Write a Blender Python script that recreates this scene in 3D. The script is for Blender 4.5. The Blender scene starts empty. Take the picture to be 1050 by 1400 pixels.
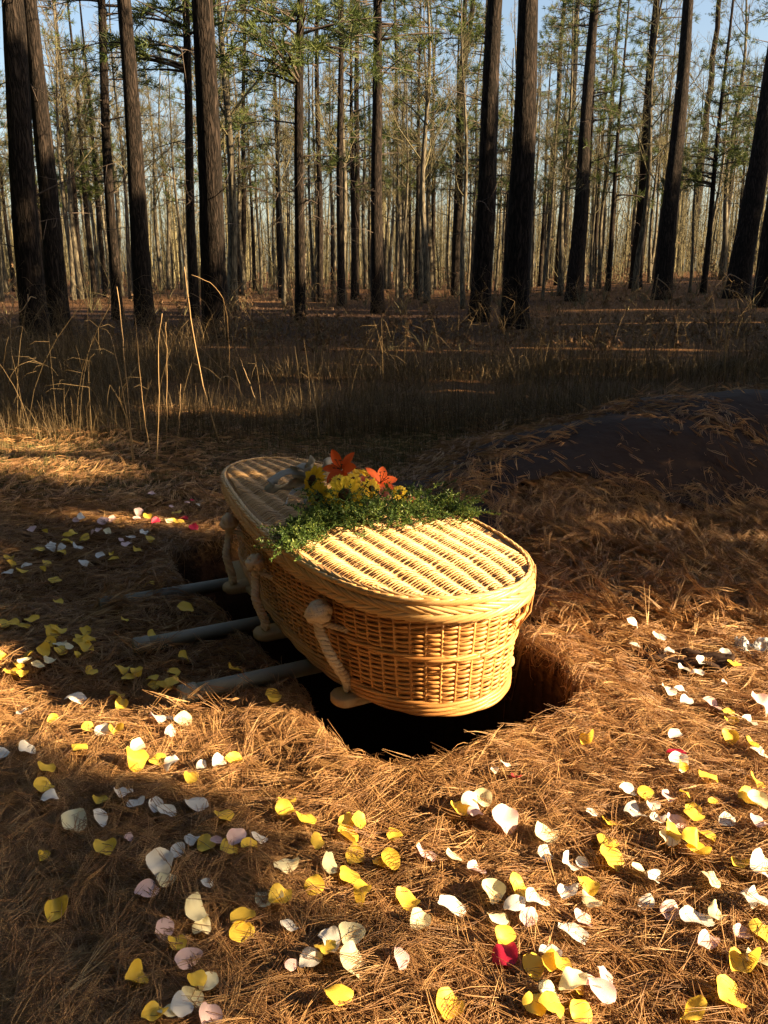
import bpy, math, random
import numpy as np

# ---------------------------------------------------------------- helpers
rng = np.random.default_rng(7)
random.seed(7)
scene = bpy.context.scene
COL = scene.collection
F_, TH, H_CAM = 1150.0, math.radians(16.0), 1.42
CT, ST = math.cos(TH), math.sin(TH)
def at(x, y, z=0.0):                      # photo pixel -> point on the plane z
    u, v = (x-525)/F_, (700-y)/F_
    r = (u, CT+v*ST, -ST+v*CT)
    t = (z-H_CAM)/r[2]
    return np.array((r[0]*t, r[1]*t, z))
def atY(x, y, Y):
    u, v = (x-525)/F_, (700-y)/F_
    r = (u, CT+v*ST, -ST+v*CT)
    t = Y/r[1]
    return np.array((r[0]*t, Y, H_CAM+r[2]*t))

class MB:
    """collects vertices, quads and triangles and links them as ONE mesh"""
    def __init__(s): s.v=[]; s.q=[]; s.t=[]; s.a=[]; s.n=0
    def add(s, V, Q=None, T=None, tint=0.5):
        V = np.asarray(V, float).reshape(-1,3)
        if Q is not None and len(Q): s.q.append(np.asarray(Q,int).reshape(-1,4)+s.n)
        if T is not None and len(T): s.t.append(np.asarray(T,int).reshape(-1,3)+s.n)
        s.v.append(V)
        a = np.full(len(V), tint) if np.isscalar(tint) else np.asarray(tint,float).reshape(-1)
        s.a.append(a); s.n += len(V)
    def tubes(s, P, R, sides=6, tint=0.5, closed=False, flat=None, up=None, cap=True):
        """P [M,K,3] paths, R [M,K] radii"""
        P = np.asarray(P,float); 
        if P.ndim==2: P=P[None]
        M,K,_ = P.shape
        R = np.broadcast_to(np.asarray(R,float), (M,K))
        if closed: T = np.roll(P,-1,1)-np.roll(P,1,1)
        else: T = np.gradient(P, axis=1)
        T /= np.linalg.norm(T,axis=2,keepdims=True)+1e-9
        U = np.zeros_like(T)
        if up is None:
            m = np.abs(T[:,:,2]).mean(1)>0.8
            U[m,:,0]=1.0; U[~m,:,2]=1.0
        else: U[:] = up
        A = np.cross(T,U); A /= np.linalg.norm(A,axis=2,keepdims=True)+1e-9
        B = np.cross(A,T)
        ang = np.arange(sides)*2*np.pi/sides
        fa, fb = (1,1) if flat is None else flat
        V = P[:,:,None,:] + R[:,:,None,None]*(fa*np.cos(ang)[None,None,:,None]*A[:,:,None,:]+fb*np.sin(ang)[None,None,:,None]*B[:,:,None,:])
        idx = np.arange(M*K*sides).reshape(M,K,sides)
        if closed: a=idx; b=np.roll(idx,-1,1)
        else: a=idx[:,:-1]; b=idx[:,1:]
        Q = np.stack([a, np.roll(a,-1,2), np.roll(b,-1,2), b],-1).reshape(-1,4)
        t = np.broadcast_to(np.asarray(tint,float).reshape(-1,1), (M,K*sides)).reshape(-1) if not np.isscalar(tint) else tint
        T3=None
        if cap and not closed and sides>=3:
            tr=[]
            for k in range(1,sides-1):
                tr.append(np.stack([idx[:,0,0],idx[:,0,k+1],idx[:,0,k]],-1)); tr.append(np.stack([idx[:,-1,0],idx[:,-1,k],idx[:,-1,k+1]],-1))
            T3=np.concatenate(tr)
        s.add(V, Q, T3, t)
    def ribbons(s, P, W, S, tint=0.5):
        """flat ribbons: P [M,K,3], half width W [M,K], side vectors S [M,3] or [M,K,3]"""
        M,K,_ = P.shape
        W = np.broadcast_to(np.asarray(W,float),(M,K))
        if S.ndim==2: S=S[:,None,:]
        V = np.stack([P-S*W[:,:,None], P+S*W[:,:,None]],2)
        idx=np.arange(M*K*2).reshape(M,K,2)
        Q=np.stack([idx[:,:-1,0],idx[:,:-1,1],idx[:,1:,1],idx[:,1:,0]],-1).reshape(-1,4)
        t = np.broadcast_to(np.asarray(tint,float).reshape(-1,1),(M,K*2)).reshape(-1) if not np.isscalar(tint) else tint
        s.add(V,Q,None,t)
    def mesh(s, name, mat, smooth=False):
        me = bpy.data.meshes.new(name)
        V = np.concatenate(s.v); Q = np.concatenate(s.q) if s.q else np.zeros((0,4),int); T=np.concatenate(s.t) if s.t else np.zeros((0,3),int)
        me.vertices.add(len(V)); me.vertices.foreach_set('co', V.astype(np.float32).ravel())
        nl = len(Q)*4+len(T)*3
        me.loops.add(nl); me.loops.foreach_set('vertex_index', np.concatenate([Q.ravel(),T.ravel()]).astype(np.int32))
        npoly=len(Q)+len(T); me.polygons.add(npoly)
        st = np.concatenate([np.arange(len(Q))*4, len(Q)*4+np.arange(len(T))*3]).astype(np.int32)
        me.polygons.foreach_set('loop_start', st)
        at_ = me.attributes.new('tint','FLOAT','POINT'); at_.data.foreach_set('value', np.concatenate(s.a).astype(np.float32))
        me.update(calc_edges=True)
        if smooth: me.polygons.foreach_set('use_smooth', np.ones(npoly,bool))
        me.materials.append(mat)
        return me
    def build(s, name, mat, parent=None, smooth=False):
        o = bpy.data.objects.new(name, s.mesh(name, mat, smooth)); COL.objects.link(o)
        if parent is not None: o.parent = parent
        return o

def tag(o, label=None, cat=None, group=None, kind=None):
    if label: o['label']=label
    if cat: o['category']=cat
    if group: o['group']=group
    if kind: o['kind']=kind
    return o
def empty(name, loc, rz=0):
    o=bpy.data.objects.new(name,None); COL.objects.link(o); o.location=[float(a) for a in loc]; o.rotation_euler=(0,0,rz); o.empty_display_size=.2
    return o
def share(name, me, parent=None, loc=None, rot=None, sc=None):
    o=bpy.data.objects.new(name, me); COL.objects.link(o)
    if parent is not None: o.parent=parent
    if loc is not None: o.location=[float(a) for a in loc]
    if rot is not None: o.rotation_euler=rot
    if sc is not None: o.scale=sc if hasattr(sc,'__len__') else (sc,sc,sc)
    return o

# smooth value noise
class VN:
    def __init__(s, seed): s.g=np.random.default_rng(seed).random((256,256))
    def __call__(s,x,y):
        x=np.asarray(x,float); y=np.asarray(y,float)
        xi=np.floor(x).astype(int); yi=np.floor(y).astype(int); fx=x-xi; fy=y-yi
        fx=fx*fx*(3-2*fx); fy=fy*fy*(3-2*fy)
        g=s.g; a=g[xi%256,yi%256]; b=g[(xi+1)%256,yi%256]; c=g[xi%256,(yi+1)%256]; d=g[(xi+1)%256,(yi+1)%256]
        return (a*(1-fx)+b*fx)*(1-fy)+(c*(1-fx)+d*fx)*fy
n1,n2,n3=VN(1),VN(2),VN(3)

# ---------------------------------------------------------------- materials
def ramp_mat(name, cols, rough=0.8, noise_scale=8.0, noise_mix=0.5, spec=0.3, bump=0.0, bump_scale=40.0, stretch=None, trans=0.0, tint_only=False, coord='Object'):
    """colour ramp driven by a per-strand 'tint' attribute and object-space noise"""
    m=bpy.data.materials.new(name); m.use_nodes=True; nt=m.node_tree; N=nt.nodes; L=nt.links
    b=N['Principled BSDF']; b.inputs['Roughness'].default_value=rough; b.inputs['Specular IOR Level'].default_value=spec
    tc=N.new('ShaderNodeTexCoord'); mp=N.new('ShaderNodeMapping'); L.new(tc.outputs[coord], mp.inputs[0])
    if stretch: mp.inputs['Scale'].default_value=stretch
    nz=N.new('ShaderNodeTexNoise'); nz.inputs['Scale'].default_value=noise_scale; nz.inputs['Detail'].default_value=6; nz.inputs['Roughness'].default_value=.65
    L.new(mp.outputs[0], nz.inputs['Vector'])
    at_=N.new('ShaderNodeAttribute'); at_.attribute_name='tint'
    mx=N.new('ShaderNodeMix'); mx.data_type='FLOAT'; mx.inputs[0].default_value=noise_mix
    L.new(at_.outputs['Fac'], mx.inputs[2]); L.new(nz.outputs['Fac'], mx.inputs[3])
    cr=N.new('ShaderNodeValToRGB'); L.new(mx.outputs[0], cr.inputs[0])
    el=cr.color_ramp.elements; n=len(cols)
    for i,(p,c) in enumerate(cols):
        e = el[i] if i<2 else el.new(p)
        e.position=p; e.color=(*c,1)
    L.new(cr.outputs[0], b.inputs['Base Color'])
    if bump:
        bz=N.new('ShaderNodeTexNoise'); bz.inputs['Scale'].default_value=bump_scale; bz.inputs['Detail'].default_value=8
        L.new(mp.outputs[0], bz.inputs['Vector'])
        bn=N.new('ShaderNodeBump'); bn.inputs['Strength'].default_value=1.0; bn.inputs['Distance'].default_value=bump
        L.new(bz.outputs['Fac'], bn.inputs['Height']); L.new(bn.outputs[0], b.inputs['Normal'])
    if trans>0:
        tr=N.new('ShaderNodeBsdfTranslucent'); L.new(cr.outputs[0], tr.inputs['Color'])
        ms=N.new('ShaderNodeMixShader'); ms.inputs[0].default_value=trans
        L.new(b.outputs[0], ms.inputs[1]); L.new(tr.outputs[0], ms.inputs[2]); L.new(ms.outputs[0], N['Material Output'].inputs['Surface'])
    return m

def bark_mat(name, dark, mid, light, vs=5.0, dist=0.02):
    m=bpy.data.materials.new(name); m.use_nodes=True; nt=m.node_tree; N=nt.nodes; L=nt.links
    b=N['Principled BSDF']; b.inputs['Roughness'].default_value=.92; b.inputs['Specular IOR Level'].default_value=.15
    tc=N.new('ShaderNodeTexCoord'); mp=N.new('ShaderNodeMapping'); mp.inputs['Scale'].default_value=(1,1,.17); L.new(tc.outputs['Object'], mp.inputs[0])
    nz=N.new('ShaderNodeTexNoise'); nz.inputs['Scale'].default_value=vs*1.2; nz.inputs['Detail'].default_value=5; L.new(mp.outputs[0], nz.inputs['Vector'])
    ad=N.new('ShaderNodeMix'); ad.data_type='RGBA'; ad.blend_type='LINEAR_LIGHT'; ad.inputs[0].default_value=.22
    L.new(mp.outputs[0], ad.inputs[6]); L.new(nz.outputs['Color'], ad.inputs[7])
    vo=N.new('ShaderNodeTexVoronoi'); vo.feature='DISTANCE_TO_EDGE'; vo.inputs['Scale'].default_value=vs*2.2; L.new(ad.outputs[2], vo.inputs['Vector'])
    n2_=N.new('ShaderNodeTexNoise'); n2_.inputs['Scale'].default_value=vs*6; n2_.inputs['Detail'].default_value=8; L.new(mp.outputs[0], n2_.inputs['Vector'])
    cr=N.new('ShaderNodeValToRGB'); e=cr.color_ramp.elements
    e[0].position=0.0; e[0].color=(*dark,1); e[1].position=.16; e[1].color=(*mid,1); k=e.new(.5); k.color=(*light,1)
    L.new(vo.outputs['Distance'], cr.inputs[0])
    mx=N.new('ShaderNodeMix'); mx.data_type='RGBA'; mx.blend_type='MULTIPLY'; mx.inputs[0].default_value=.6
    L.new(cr.outputs[0], mx.inputs[6]); 
    c2=N.new('ShaderNodeValToRGB'); c2.color_ramp.elements[0].position=.3; c2.color_ramp.elements[0].color=(.35,.33,.3,1); c2.color_ramp.elements[1].position=.65
    L.new(n2_.outputs['Fac'], c2.inputs[0]); L.new(c2.outputs[0], mx.inputs[7]); L.new(mx.outputs[2], b.inputs['Base Color'])
    ma=N.new('ShaderNodeMath'); ma.operation='MINIMUM'; ma.inputs[1].default_value=.22; L.new(vo.outputs['Distance'], ma.inputs[0])
    m2=N.new('ShaderNodeMath'); m2.operation='MULTIPLY_ADD'; m2.inputs[1].default_value=3.0; L.new(ma.outputs[0], m2.inputs[0]); L.new(n2_.outputs['Fac'], m2.inputs[2])
    bn=N.new('ShaderNodeBump'); bn.inputs['Distance'].default_value=dist; L.new(m2.outputs[0], bn.inputs['Height']); L.new(bn.outputs[0], b.inputs['Normal'])
    return m

def ground_material():
    m=bpy.data.materials.new('ground'); m.use_nodes=True; nt=m.node_tree; N=nt.nodes; L=nt.links
    b=N['Principled BSDF']; b.inputs['Roughness'].default_value=.95; b.inputs['Specular IOR Level'].default_value=.1
    tc=N.new('ShaderNodeTexCoord')
    def noise(scale, det=8, st=None):
        mp=N.new('ShaderNodeMapping'); L.new(tc.outputs['Object'],mp.inputs[0])
        if st: mp.inputs['Scale'].default_value=st[:3]; mp.inputs['Rotation'].default_value=(0,0,st[3])
        n=N.new('ShaderNodeTexNoise'); n.inputs['Scale'].default_value=scale; n.inputs['Detail'].default_value=det; n.inputs['Roughness'].default_value=.7; L.new(mp.outputs[0],n.inputs['Vector']); return n
    a=noise(55,8,(1,.12,1,.5)); c=noise(55,8,(1,.12,1,-.7)); d=noise(1.3,5)
    mx=N.new('ShaderNodeMath'); mx.operation='MAXIMUM'; L.new(a.outputs['Fac'],mx.inputs[0]); L.new(c.outputs['Fac'],mx.inputs[1])
    cr=N.new('ShaderNodeValToRGB'); e=cr.color_ramp.elements; e[0].position=.42; e[0].color=(.035,.018,.009,1); e[1].position=.72; e[1].color=(.30,.155,.06,1)
    k=e.new(.56); k.color=(.12,.058,.024,1)
    L.new(mx.outputs[0],cr.inputs[0])
    g=N.new('ShaderNodeValToRGB'); e=g.color_ramp.elements; e[0].position=.45; e[0].color=(1,1,1,1); e[1].position=.7; e[1].color=(.62,.75,.45,1); L.new(d.outputs['Fac'],g.inputs[0])
    mm=N.new('ShaderNodeMix'); mm.data_type='RGBA'; mm.blend_type='MULTIPLY'; mm.inputs[0].default_value=.6
    L.new(cr.outputs[0],mm.inputs[6]); L.new(g.outputs[0],mm.inputs[7])
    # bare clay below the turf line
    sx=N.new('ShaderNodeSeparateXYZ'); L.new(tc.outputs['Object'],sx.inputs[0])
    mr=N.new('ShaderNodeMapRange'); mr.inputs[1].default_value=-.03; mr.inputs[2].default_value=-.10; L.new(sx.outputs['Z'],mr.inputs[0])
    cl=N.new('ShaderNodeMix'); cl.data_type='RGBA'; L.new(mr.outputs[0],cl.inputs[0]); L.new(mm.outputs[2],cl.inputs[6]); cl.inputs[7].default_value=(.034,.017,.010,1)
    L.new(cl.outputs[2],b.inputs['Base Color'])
    bn=N.new('ShaderNodeBump'); bn.inputs['Distance'].default_value=.02; L.new(mx.outputs[0],bn.inputs['Height']); L.new(bn.outputs[0],b.inputs['Normal'])
    return m

M={}
M['ground']=ground_material()
M['straw']=ramp_mat('pine_straw',[(0,(.12,.055,.024)),(.35,(.33,.17,.07)),(.7,(.57,.335,.135)),(1,(.78,.56,.27))],rough=.45,noise_mix=.15,noise_scale=3,spec=.5,trans=.15)
M['grass']=ramp_mat('dry_grass',[(0,(.040,.030,.014)),(.5,(.12,.082,.038)),(.85,(.23,.16,.078)),(1,(.42,.31,.16))],rough=.7,noise_mix=.15,noise_scale=1,trans=.2)
M['stalk']=ramp_mat('pale_stalk',[(0,(.28,.17,.075)),(1,(.50,.35,.18))],rough=.55,noise_scale=20,noise_mix=.5)
M['leafy']=ramp_mat('brown_leaves',[(0,(.06,.03,.015)),(.5,(.15,.085,.042)),(1,(.26,.17,.09))],rough=.7,noise_mix=.1,trans=.3)
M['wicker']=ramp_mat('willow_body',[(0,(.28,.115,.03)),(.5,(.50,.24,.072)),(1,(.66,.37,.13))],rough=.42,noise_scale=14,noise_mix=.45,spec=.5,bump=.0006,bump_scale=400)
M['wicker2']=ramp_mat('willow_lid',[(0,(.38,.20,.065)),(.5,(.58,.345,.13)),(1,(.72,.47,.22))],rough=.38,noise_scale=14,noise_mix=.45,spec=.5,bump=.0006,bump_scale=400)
M['lining']=ramp_mat('coffin_lining',[(0,(.20,.10,.04)),(1,(.30,.17,.07))],rough=.9)
M['rope']=ramp_mat('cotton_rope',[(0,(.50,.38,.25)),(1,(.78,.66,.48))],rough=.95,noise_scale=90,noise_mix=.7,bump=.004,bump_scale=260)
M['board']=ramp_mat('pale_board',[(0,(.28,.18,.085)),(1,(.46,.32,.17))],rough=.7,noise_scale=6,noise_mix=.8,stretch=(12,1,12),bump=.001,bump_scale=60)
M['pipe']=ramp_mat('galvanised_pipe',[(0,(.13,.13,.10)),(1,(.27,.26,.20))],rough=.55,noise_scale=9,noise_mix=.9,spec=.4,bump=.0005,bump_scale=120)
M['pipe'].node_tree.nodes['Principled BSDF'].inputs['Metallic'].default_value=.1
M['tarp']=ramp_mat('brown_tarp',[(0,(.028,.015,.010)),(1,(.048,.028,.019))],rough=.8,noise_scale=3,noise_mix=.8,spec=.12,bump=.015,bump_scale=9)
M['bark']=bark_mat('pine_bark',(.005,.004,.003),(.022,.016,.0125),(.056,.041,.032))
M['bark2']=bark_mat('hardwood_bark',(.04,.035,.027),(.13,.112,.078),(.24,.21,.15),vs=3.5,dist=.01)
M['twig']=ramp_mat('twigs',[(0,(.05,.044,.024)),(1,(.18,.155,.078))],rough=.85,noise_scale=1.0,noise_mix=.3)
M['deadlimb']=ramp_mat('dead_limbs',[(0,(.04,.03,.024)),(1,(.12,.09,.07))],rough=.9,noise_scale=1.0,noise_mix=.3)
M['needles']=ramp_mat('pine_needles',[(0,(.030,.050,.013)),(.6,(.075,.105,.025)),(1,(.17,.18,.05))],rough=.55,noise_mix=.2,noise_scale=.5,trans=.3)
M['cedar']=ramp_mat('cedar_sprigs',[(0,(.028,.065,.014)),(.5,(.075,.13,.025)),(1,(.20,.25,.05))],rough=.5,noise_mix=.2,noise_scale=20,trans=.25)
M['plastic']=ramp_mat('clear_plastic',[(0,(.55,.56,.56)),(1,(.8,.8,.8))],rough=.12,spec=.8)
M['plastic'].node_tree.nodes['Principled BSDF'].inputs['Transmission Weight'].default_value=.6

# ---------------------------------------------------------------- light, sky, camera
EL=math.radians(22.0); AZ=np.array([.9656,-.26]); AZ/=np.linalg.norm(AZ)
PERP=np.array([-AZ[1],AZ[0]])
sun=bpy.data.lights.new('sun','SUN'); sun.energy=5.0; sun.angle=math.radians(.5); sun.color=(1.0,.73,.42)
so=bpy.data.objects.new('sun',sun); COL.objects.link(so)
from mathutils import Vector, Quaternion
d=Vector((AZ[0]*math.cos(EL),AZ[1]*math.cos(EL),math.sin(EL)))
so.rotation_euler=d.to_track_quat('Z','Y').to_euler()
w=bpy.data.worlds.new('World'); scene.world=w; w.use_nodes=True; nt=w.node_tree
sk=nt.nodes.new('ShaderNodeTexSky'); sk.sky_type='NISHITA'; sk.sun_disc=False; sk.sun_elevation=EL; sk.sun_rotation=math.atan2(AZ[0],AZ[1]); sk.air_density=1.0; sk.dust_density=2.5; sk.ozone_density=.5
nt.links.new(sk.outputs[0], nt.nodes['Background'].inputs[0]); nt.nodes['Background'].inputs[1].default_value=.05
cam=bpy.data.cameras.new('camera'); co=bpy.data.objects.new('camera',cam); COL.objects.link(co); scene.camera=co
co.location=(0,0,H_CAM); co.rotation_euler=(math.radians(90)-TH,0,0)
cam.sensor_fit='HORIZONTAL'; cam.sensor_width=36; cam.lens=36*F_/1050; cam.clip_end=1500; cam.clip_start=.05
vs=scene.view_settings; vs.view_transform='Standard'; vs.look='None'; vs.exposure=2.3; vs.gamma=1
scene.cycles.max_bounces=6; scene.cycles.transparent_max_bounces=8

# ---------------------------------------------------------------- ground
AX=math.radians(27.0); a2=np.array([math.sin(AX),-math.cos(AX)]); nn2=np.array([math.cos(AX),math.sin(AX)])
HEAD=np.array([.309,2.301])                 # head tip of the lid on the ground plan
def cof(t,w,z=0.0):                         # coffin coordinates -> world
    p=HEAD-a2*t+nn2*w
    return np.array([p[0],p[1],z])
hole=np.array([(-.27,2.60),(-.21,2.40),(-.10,2.24),(.02,2.18),(.16,2.19),(.30,2.29),(.43,2.36),(.57,2.44),(.66,2.60),(.65,2.80),(.50,3.10),(.15,3.85),(-.12,4.25),(-.45,4.45),(-.95,4.30),(-1.08,4.05),(-1.0,3.80),(-.77,3.44),(-.56,3.08),(-.40,2.84)])
def sdf_poly(X,Y,poly):                     # >0 outside
    X=np.asarray(X,float); Y=np.asarray(Y,float)
    d=np.full(X.shape,1e9); ins=np.zeros(X.shape,bool); n=len(poly)
    for i in range(n):
        x1,y1=poly[i]; x2,y2=poly[(i+1)%n]; ex,ey=x2-x1,y2-y1
        t=np.clip(((X-x1)*ex+(Y-y1)*ey)/(ex*ex+ey*ey),0,1)
        d=np.minimum(d,np.hypot(X-x1-t*ex,Y-y1-t*ey))
        c=((y1>Y)!=(y2>Y)); xi=x1+(Y-y1)*ex/(ey if abs(ey)>1e-9 else 1e-9)
        ins^= c&(X<xi)
    return np.where(ins,-d,d)
def sstep(x,a,b):
    t=np.clip((x-a)/(b-a),0,1); return t*t*(3-2*t)
def mound(X,Y):
    crest=5.15+.42*np.clip(X,0,4)-.02*np.clip(X,0,9)**2
    hgt=.10+.185*np.clip(X+.05,0,2.2)+.015*np.clip(X-2.2,0,3)
    hgt=hgt*sstep(X,-.35,.9)
    front=1.75-.1*np.clip(X,0,3)
    f=np.where(Y<crest, sstep(Y,crest-front,crest-.05), 1-sstep(Y,crest+.2,crest+2.0))
    return hgt*f*(.93+.16*n1(X*1.7+9,Y*1.7))*(1-sstep(X,6,9))
def hgt(X,Y,lump=True):
    X=np.asarray(X,float); Y=np.asarray(Y,float)
    z=mound(X,Y)
    near=1-sstep(np.hypot(X,Y-3),6,14)
    z=z+near*(.055*(n1(X*2.3,Y*2.3)-.5)+.035*(n2(X*6,Y*6)-.5)+.014*(n3(X*17,Y*17)-.5))
    far=sstep(Y,9,25)
    z=z+far*.35*(n2(X*.09+3,Y*.09)-.5)+sstep(Y,20,60)*sstep(X,4,30)*1.2
    sd=sdf_poly(X,Y,hole)+.05*(n2(X*9,Y*9)-.5)+.02*(n3(X*30,Y*30)-.5)
    lip=np.exp(-((sd-.08)/.10)**2)*.02
    return np.where(sd<0, -1.45*sstep(-sd,0,.06)-.02, z*sstep(sd,-.02,.25)+lip*(sd>0)) if lump else z
def axis(lo,hi,fine0,fine1,step,grow=1.22):
    a=list(np.arange(fine0,fine1,step)); s=step; x=a[-1]
    while x<hi: s*=grow; x+=s; a.append(x)
    s=step; x=a[0]; b=[]
    while x>lo: s*=grow; x-=s; b.append(x)
    return np.array(b[::-1]+a)
gx=axis(-900,900,-2.2,3.2,.025,1.12); gy=axis(-300,1200,.9,6.2,.025,1.12)
GX,GY=np.meshgrid(gx,gy); GZ=hgt(GX,GY)
mb=MB(); nx,ny=len(gx),len(gy); ii=np.arange(nx*ny).reshape(ny,nx)
mb.add(np.stack([GX,GY,GZ],-1), np.stack([ii[:-1,:-1],ii[:-1,1:],ii[1:,1:],ii[1:,:-1]],-1).reshape(-1,4))
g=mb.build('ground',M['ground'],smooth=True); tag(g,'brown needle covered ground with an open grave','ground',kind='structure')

# ---------------------------------------------------------------- shade logic for the trees right of the frame
TE=1/math.tan(EL)
def lit_region(x,y,z):
    """True where a leaf at (x,y,z) would shade a spot that the photo shows in sun"""
    q=x*PERP[0]+y*PERP[1]; r=x*AZ[0]+y*AZ[1]-z*TE
    rb=np.interp(q,[-9,.3,1.68,1.95,2.35,2.6,3.0,3.3,3.45,3.7,4.2,4.8,5.3],[-1.0,-.36,-.50,-6,-6,-2.3,-1.9,-1.2,.0,1.2,1.9,2.6,3.4])
    wob=.16*(n1(q*4+50,r*1.3+20)-.5)*2
    lit=(r+wob>rb)&(q<5.3)
    lit|=(q>4.9)&(q<6.6)&(r<-3.65-.8*(q>5.55))&(r>-7)
    lit|=(q>4.25)&(q<4.8)&(r>-.3)&(r<2.2)&(n1(q*7+3,r*5)>.62)
    lit|=(q>4.05)&(q<4.3)&(r<-1.9)&(r>-2.9)
    lit|=(q>3.0)&(q<3.55)&(r>-2.9)&(r<-2.35)
    lit|=(q>16.8)&(q<17.6)&(r>-30)&(r<-17.5)
    # flecks deeper in the stand
    fl=n2(q*.9+7,r*.12+3); lit|=(q>10)&(fl>.80)
    lit|=(q>7.6)&(q<16)&(n3(q*1.7+2,r*.5)>.86)
    return lit

# ---------------------------------------------------------------- trees
def trunk_mb(h,r0,r1,lean=(0,0),sides=14,seed=0,flare=.25,wob=.012,K=26,bend=0.0):
    R=np.random.default_rng(seed); m=MB()
    zz=h*np.linspace(0,1,K)**1.3; ph=R.random(4)*6
    cx=lean[0]*zz+wob*h*.25*np.sin(zz*.55+ph[0])*np.minimum(zz/3,1)+bend*(zz/h)**2
    cy=lean[1]*zz+wob*h*.25*np.sin(zz*.45+ph[1])*np.minimum(zz/3,1)
    rad=r0+(r1-r0)*(zz/h)**.9; rad=rad*(1+flare*np.exp(-zz/.35))
    P=np.stack([cx,cy,zz-.15*(zz==0)],-1)
    m.tubes(P,rad,sides,up=(1,0,0))
    V=m.v[0].reshape(K,sides,3); c=P[:,None,:]; ang=np.arange(sides)/sides*2*np.pi
    k=1+.05*np.sin(3*ang[None]+ph[2]+zz[:,None]*.5)+.03*(R.random((K,sides))-.5)*2
    V[:]=c+(V-c)*k[...,None]; m.v[0]=V.reshape(-1,3)
    m.P=P; m.R=rad
    return m
def limb(m,p0,az,L,rise,droop,r,R,K=7,sides=4,tint=.5):
    t=np.linspace(0,1,K); d=np.array([math.cos(az),math.sin(az)])
    w=(R.random(2)-.5)*.25*L
    P=np.stack([p0[0]+d[0]*L*t+w[0]*np.sin(t*3.1)*.5, p0[1]+d[1]*L*t+w[1]*np.sin(t*3.1)*.5, p0[2]+rise*L*t-droop*L*t*t],-1)
    m.tubes(P,r*(1-t*.85),sides,tint=tint)
    return P
def tufts(m,C,D,n,L,wd,R,spread=.9):
    """bunches of needles: at centres C pointing along D"""
    k=len(C); dirs=D[:,None,:]+R.normal(0,spread,(k,n,3)); dirs/=np.linalg.norm(dirs,axis=2,keepdims=True)
    base=np.repeat(C[:,None,:],n,1)+R.normal(0,.05,(k,n,3))*L*2
    l=L*(.7+.6*R.random((k,n,1)))
    S=np.cross(dirs,R.normal(0,1,(k,n,3))); S/=np.linalg.norm(S,axis=2,keepdims=True)+1e-9
    base=base.reshape(-1,3); dirs=(dirs*l).reshape(-1,3); S=S.reshape(-1,3)*wd
    V=np.stack([base-S*.6,base+S*.6,base+dirs*.6+S,base+dirs],1)  # little spindle
    q=np.arange(len(base)*4).reshape(-1,4)
    t=np.repeat(np.repeat(R.random((k,1)),n,1).reshape(-1)*.8+.2*R.random(k*n),4)
    m.add(V,q,None,t)
def crown_pine(h0,h1,nl,Lmax,seed,ntuft=6,nn=16,Ln=.26,wd=.012,flat_top=False):
    R=np.random.default_rng(seed); limbs=MB(); nee=MB()
    for i in range(nl):
        f=R.random()**.8; z=h0+(h1-h0)*f; L=Lmax*(1-.75*f)*(.55+.6*R.random())
        P=limb(limbs,(0,0,z),R.random()*6.283,L,.25*R.random()+.05,.35*R.random()*(1-f),.018+.012*L/Lmax*2,R)
        k=max(2,int(ntuft*L/Lmax))
        ts=R.uniform(.35,1.0,k); C=np.stack([np.interp(ts,np.linspace(0,1,len(P)),P[:,j]) for j in range(3)],-1)
        side=R.normal(0,.22*L/3+.12,(k,3)); side[:,2]*=.5; 
        D=P[-1]-P[0]; D=D/np.linalg.norm(D)
        for c,s in zip(C,side): limbs.tubes(np.stack([c,c+s]),[.008,.005],3)
        tufts(nee,C+side,np.repeat(D[None],k,0)+side*1.2+np.array([0,0,.35]),nn,Ln,wd,R)
    return limbs,nee
def hardwood(h,r0,seed,dens=1.0):
    R=np.random.default_rng(seed); tr=trunk_mb(h*.97,r0,.02,(R.normal(0,.02),R.normal(0,.02)),8,seed,.35,.03,16)
    br=MB()
    t0=np.linspace(0,1,16)**1.3
    def at_h(z): return np.array([np.interp(z,tr.P[:,2],tr.P[:,0]),np.interp(z,tr.P[:,2],tr.P[:,1]),z])
    def grow(p,d,L,r,lev):
        K=5; P=[p]; dd=d.copy()
        for _ in range(K-1):
            dd=dd+R.normal(0,.16,3)+np.array([0,0,.10]); dd/=np.linalg.norm(dd); P.append(P[-1]+dd*L/(K-1))
        P=np.array(P); br.tubes(P,np.linspace(r,max(r*.35,.004),K),4 if lev==0 else 3,tint=R.random()*.6+.2*lev,cap=False)
        if lev<3:
            for _ in range([6,4,3][lev]):
                t=R.uniform(.25,1); q=P[min(int(t*(K-1)),K-1)]
                nd=dd*.7+R.normal(0,.6,3)+np.array([0,0,.25]); nd/=np.linalg.norm(nd)
                grow(q,nd,L*R.uniform(.38,.62),r*.45,lev+1)
    nb=int(16*dens)
    for i in range(nb):
        z=h*R.uniform(.28,.95)**.9; az=R.random()*6.283; up=R.uniform(.5,1.3)
        d=np.array([math.cos(az),math.sin(az),up]); d/=np.linalg.norm(d)
        L=h*.26*(1.15-z/h)*R.uniform(.6,1.3)
        grow(at_h(z),d,L,r0*.28*(1.15-z/h)+.006,0 if R.random()<.7 else 1)
    return tr,br

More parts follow.
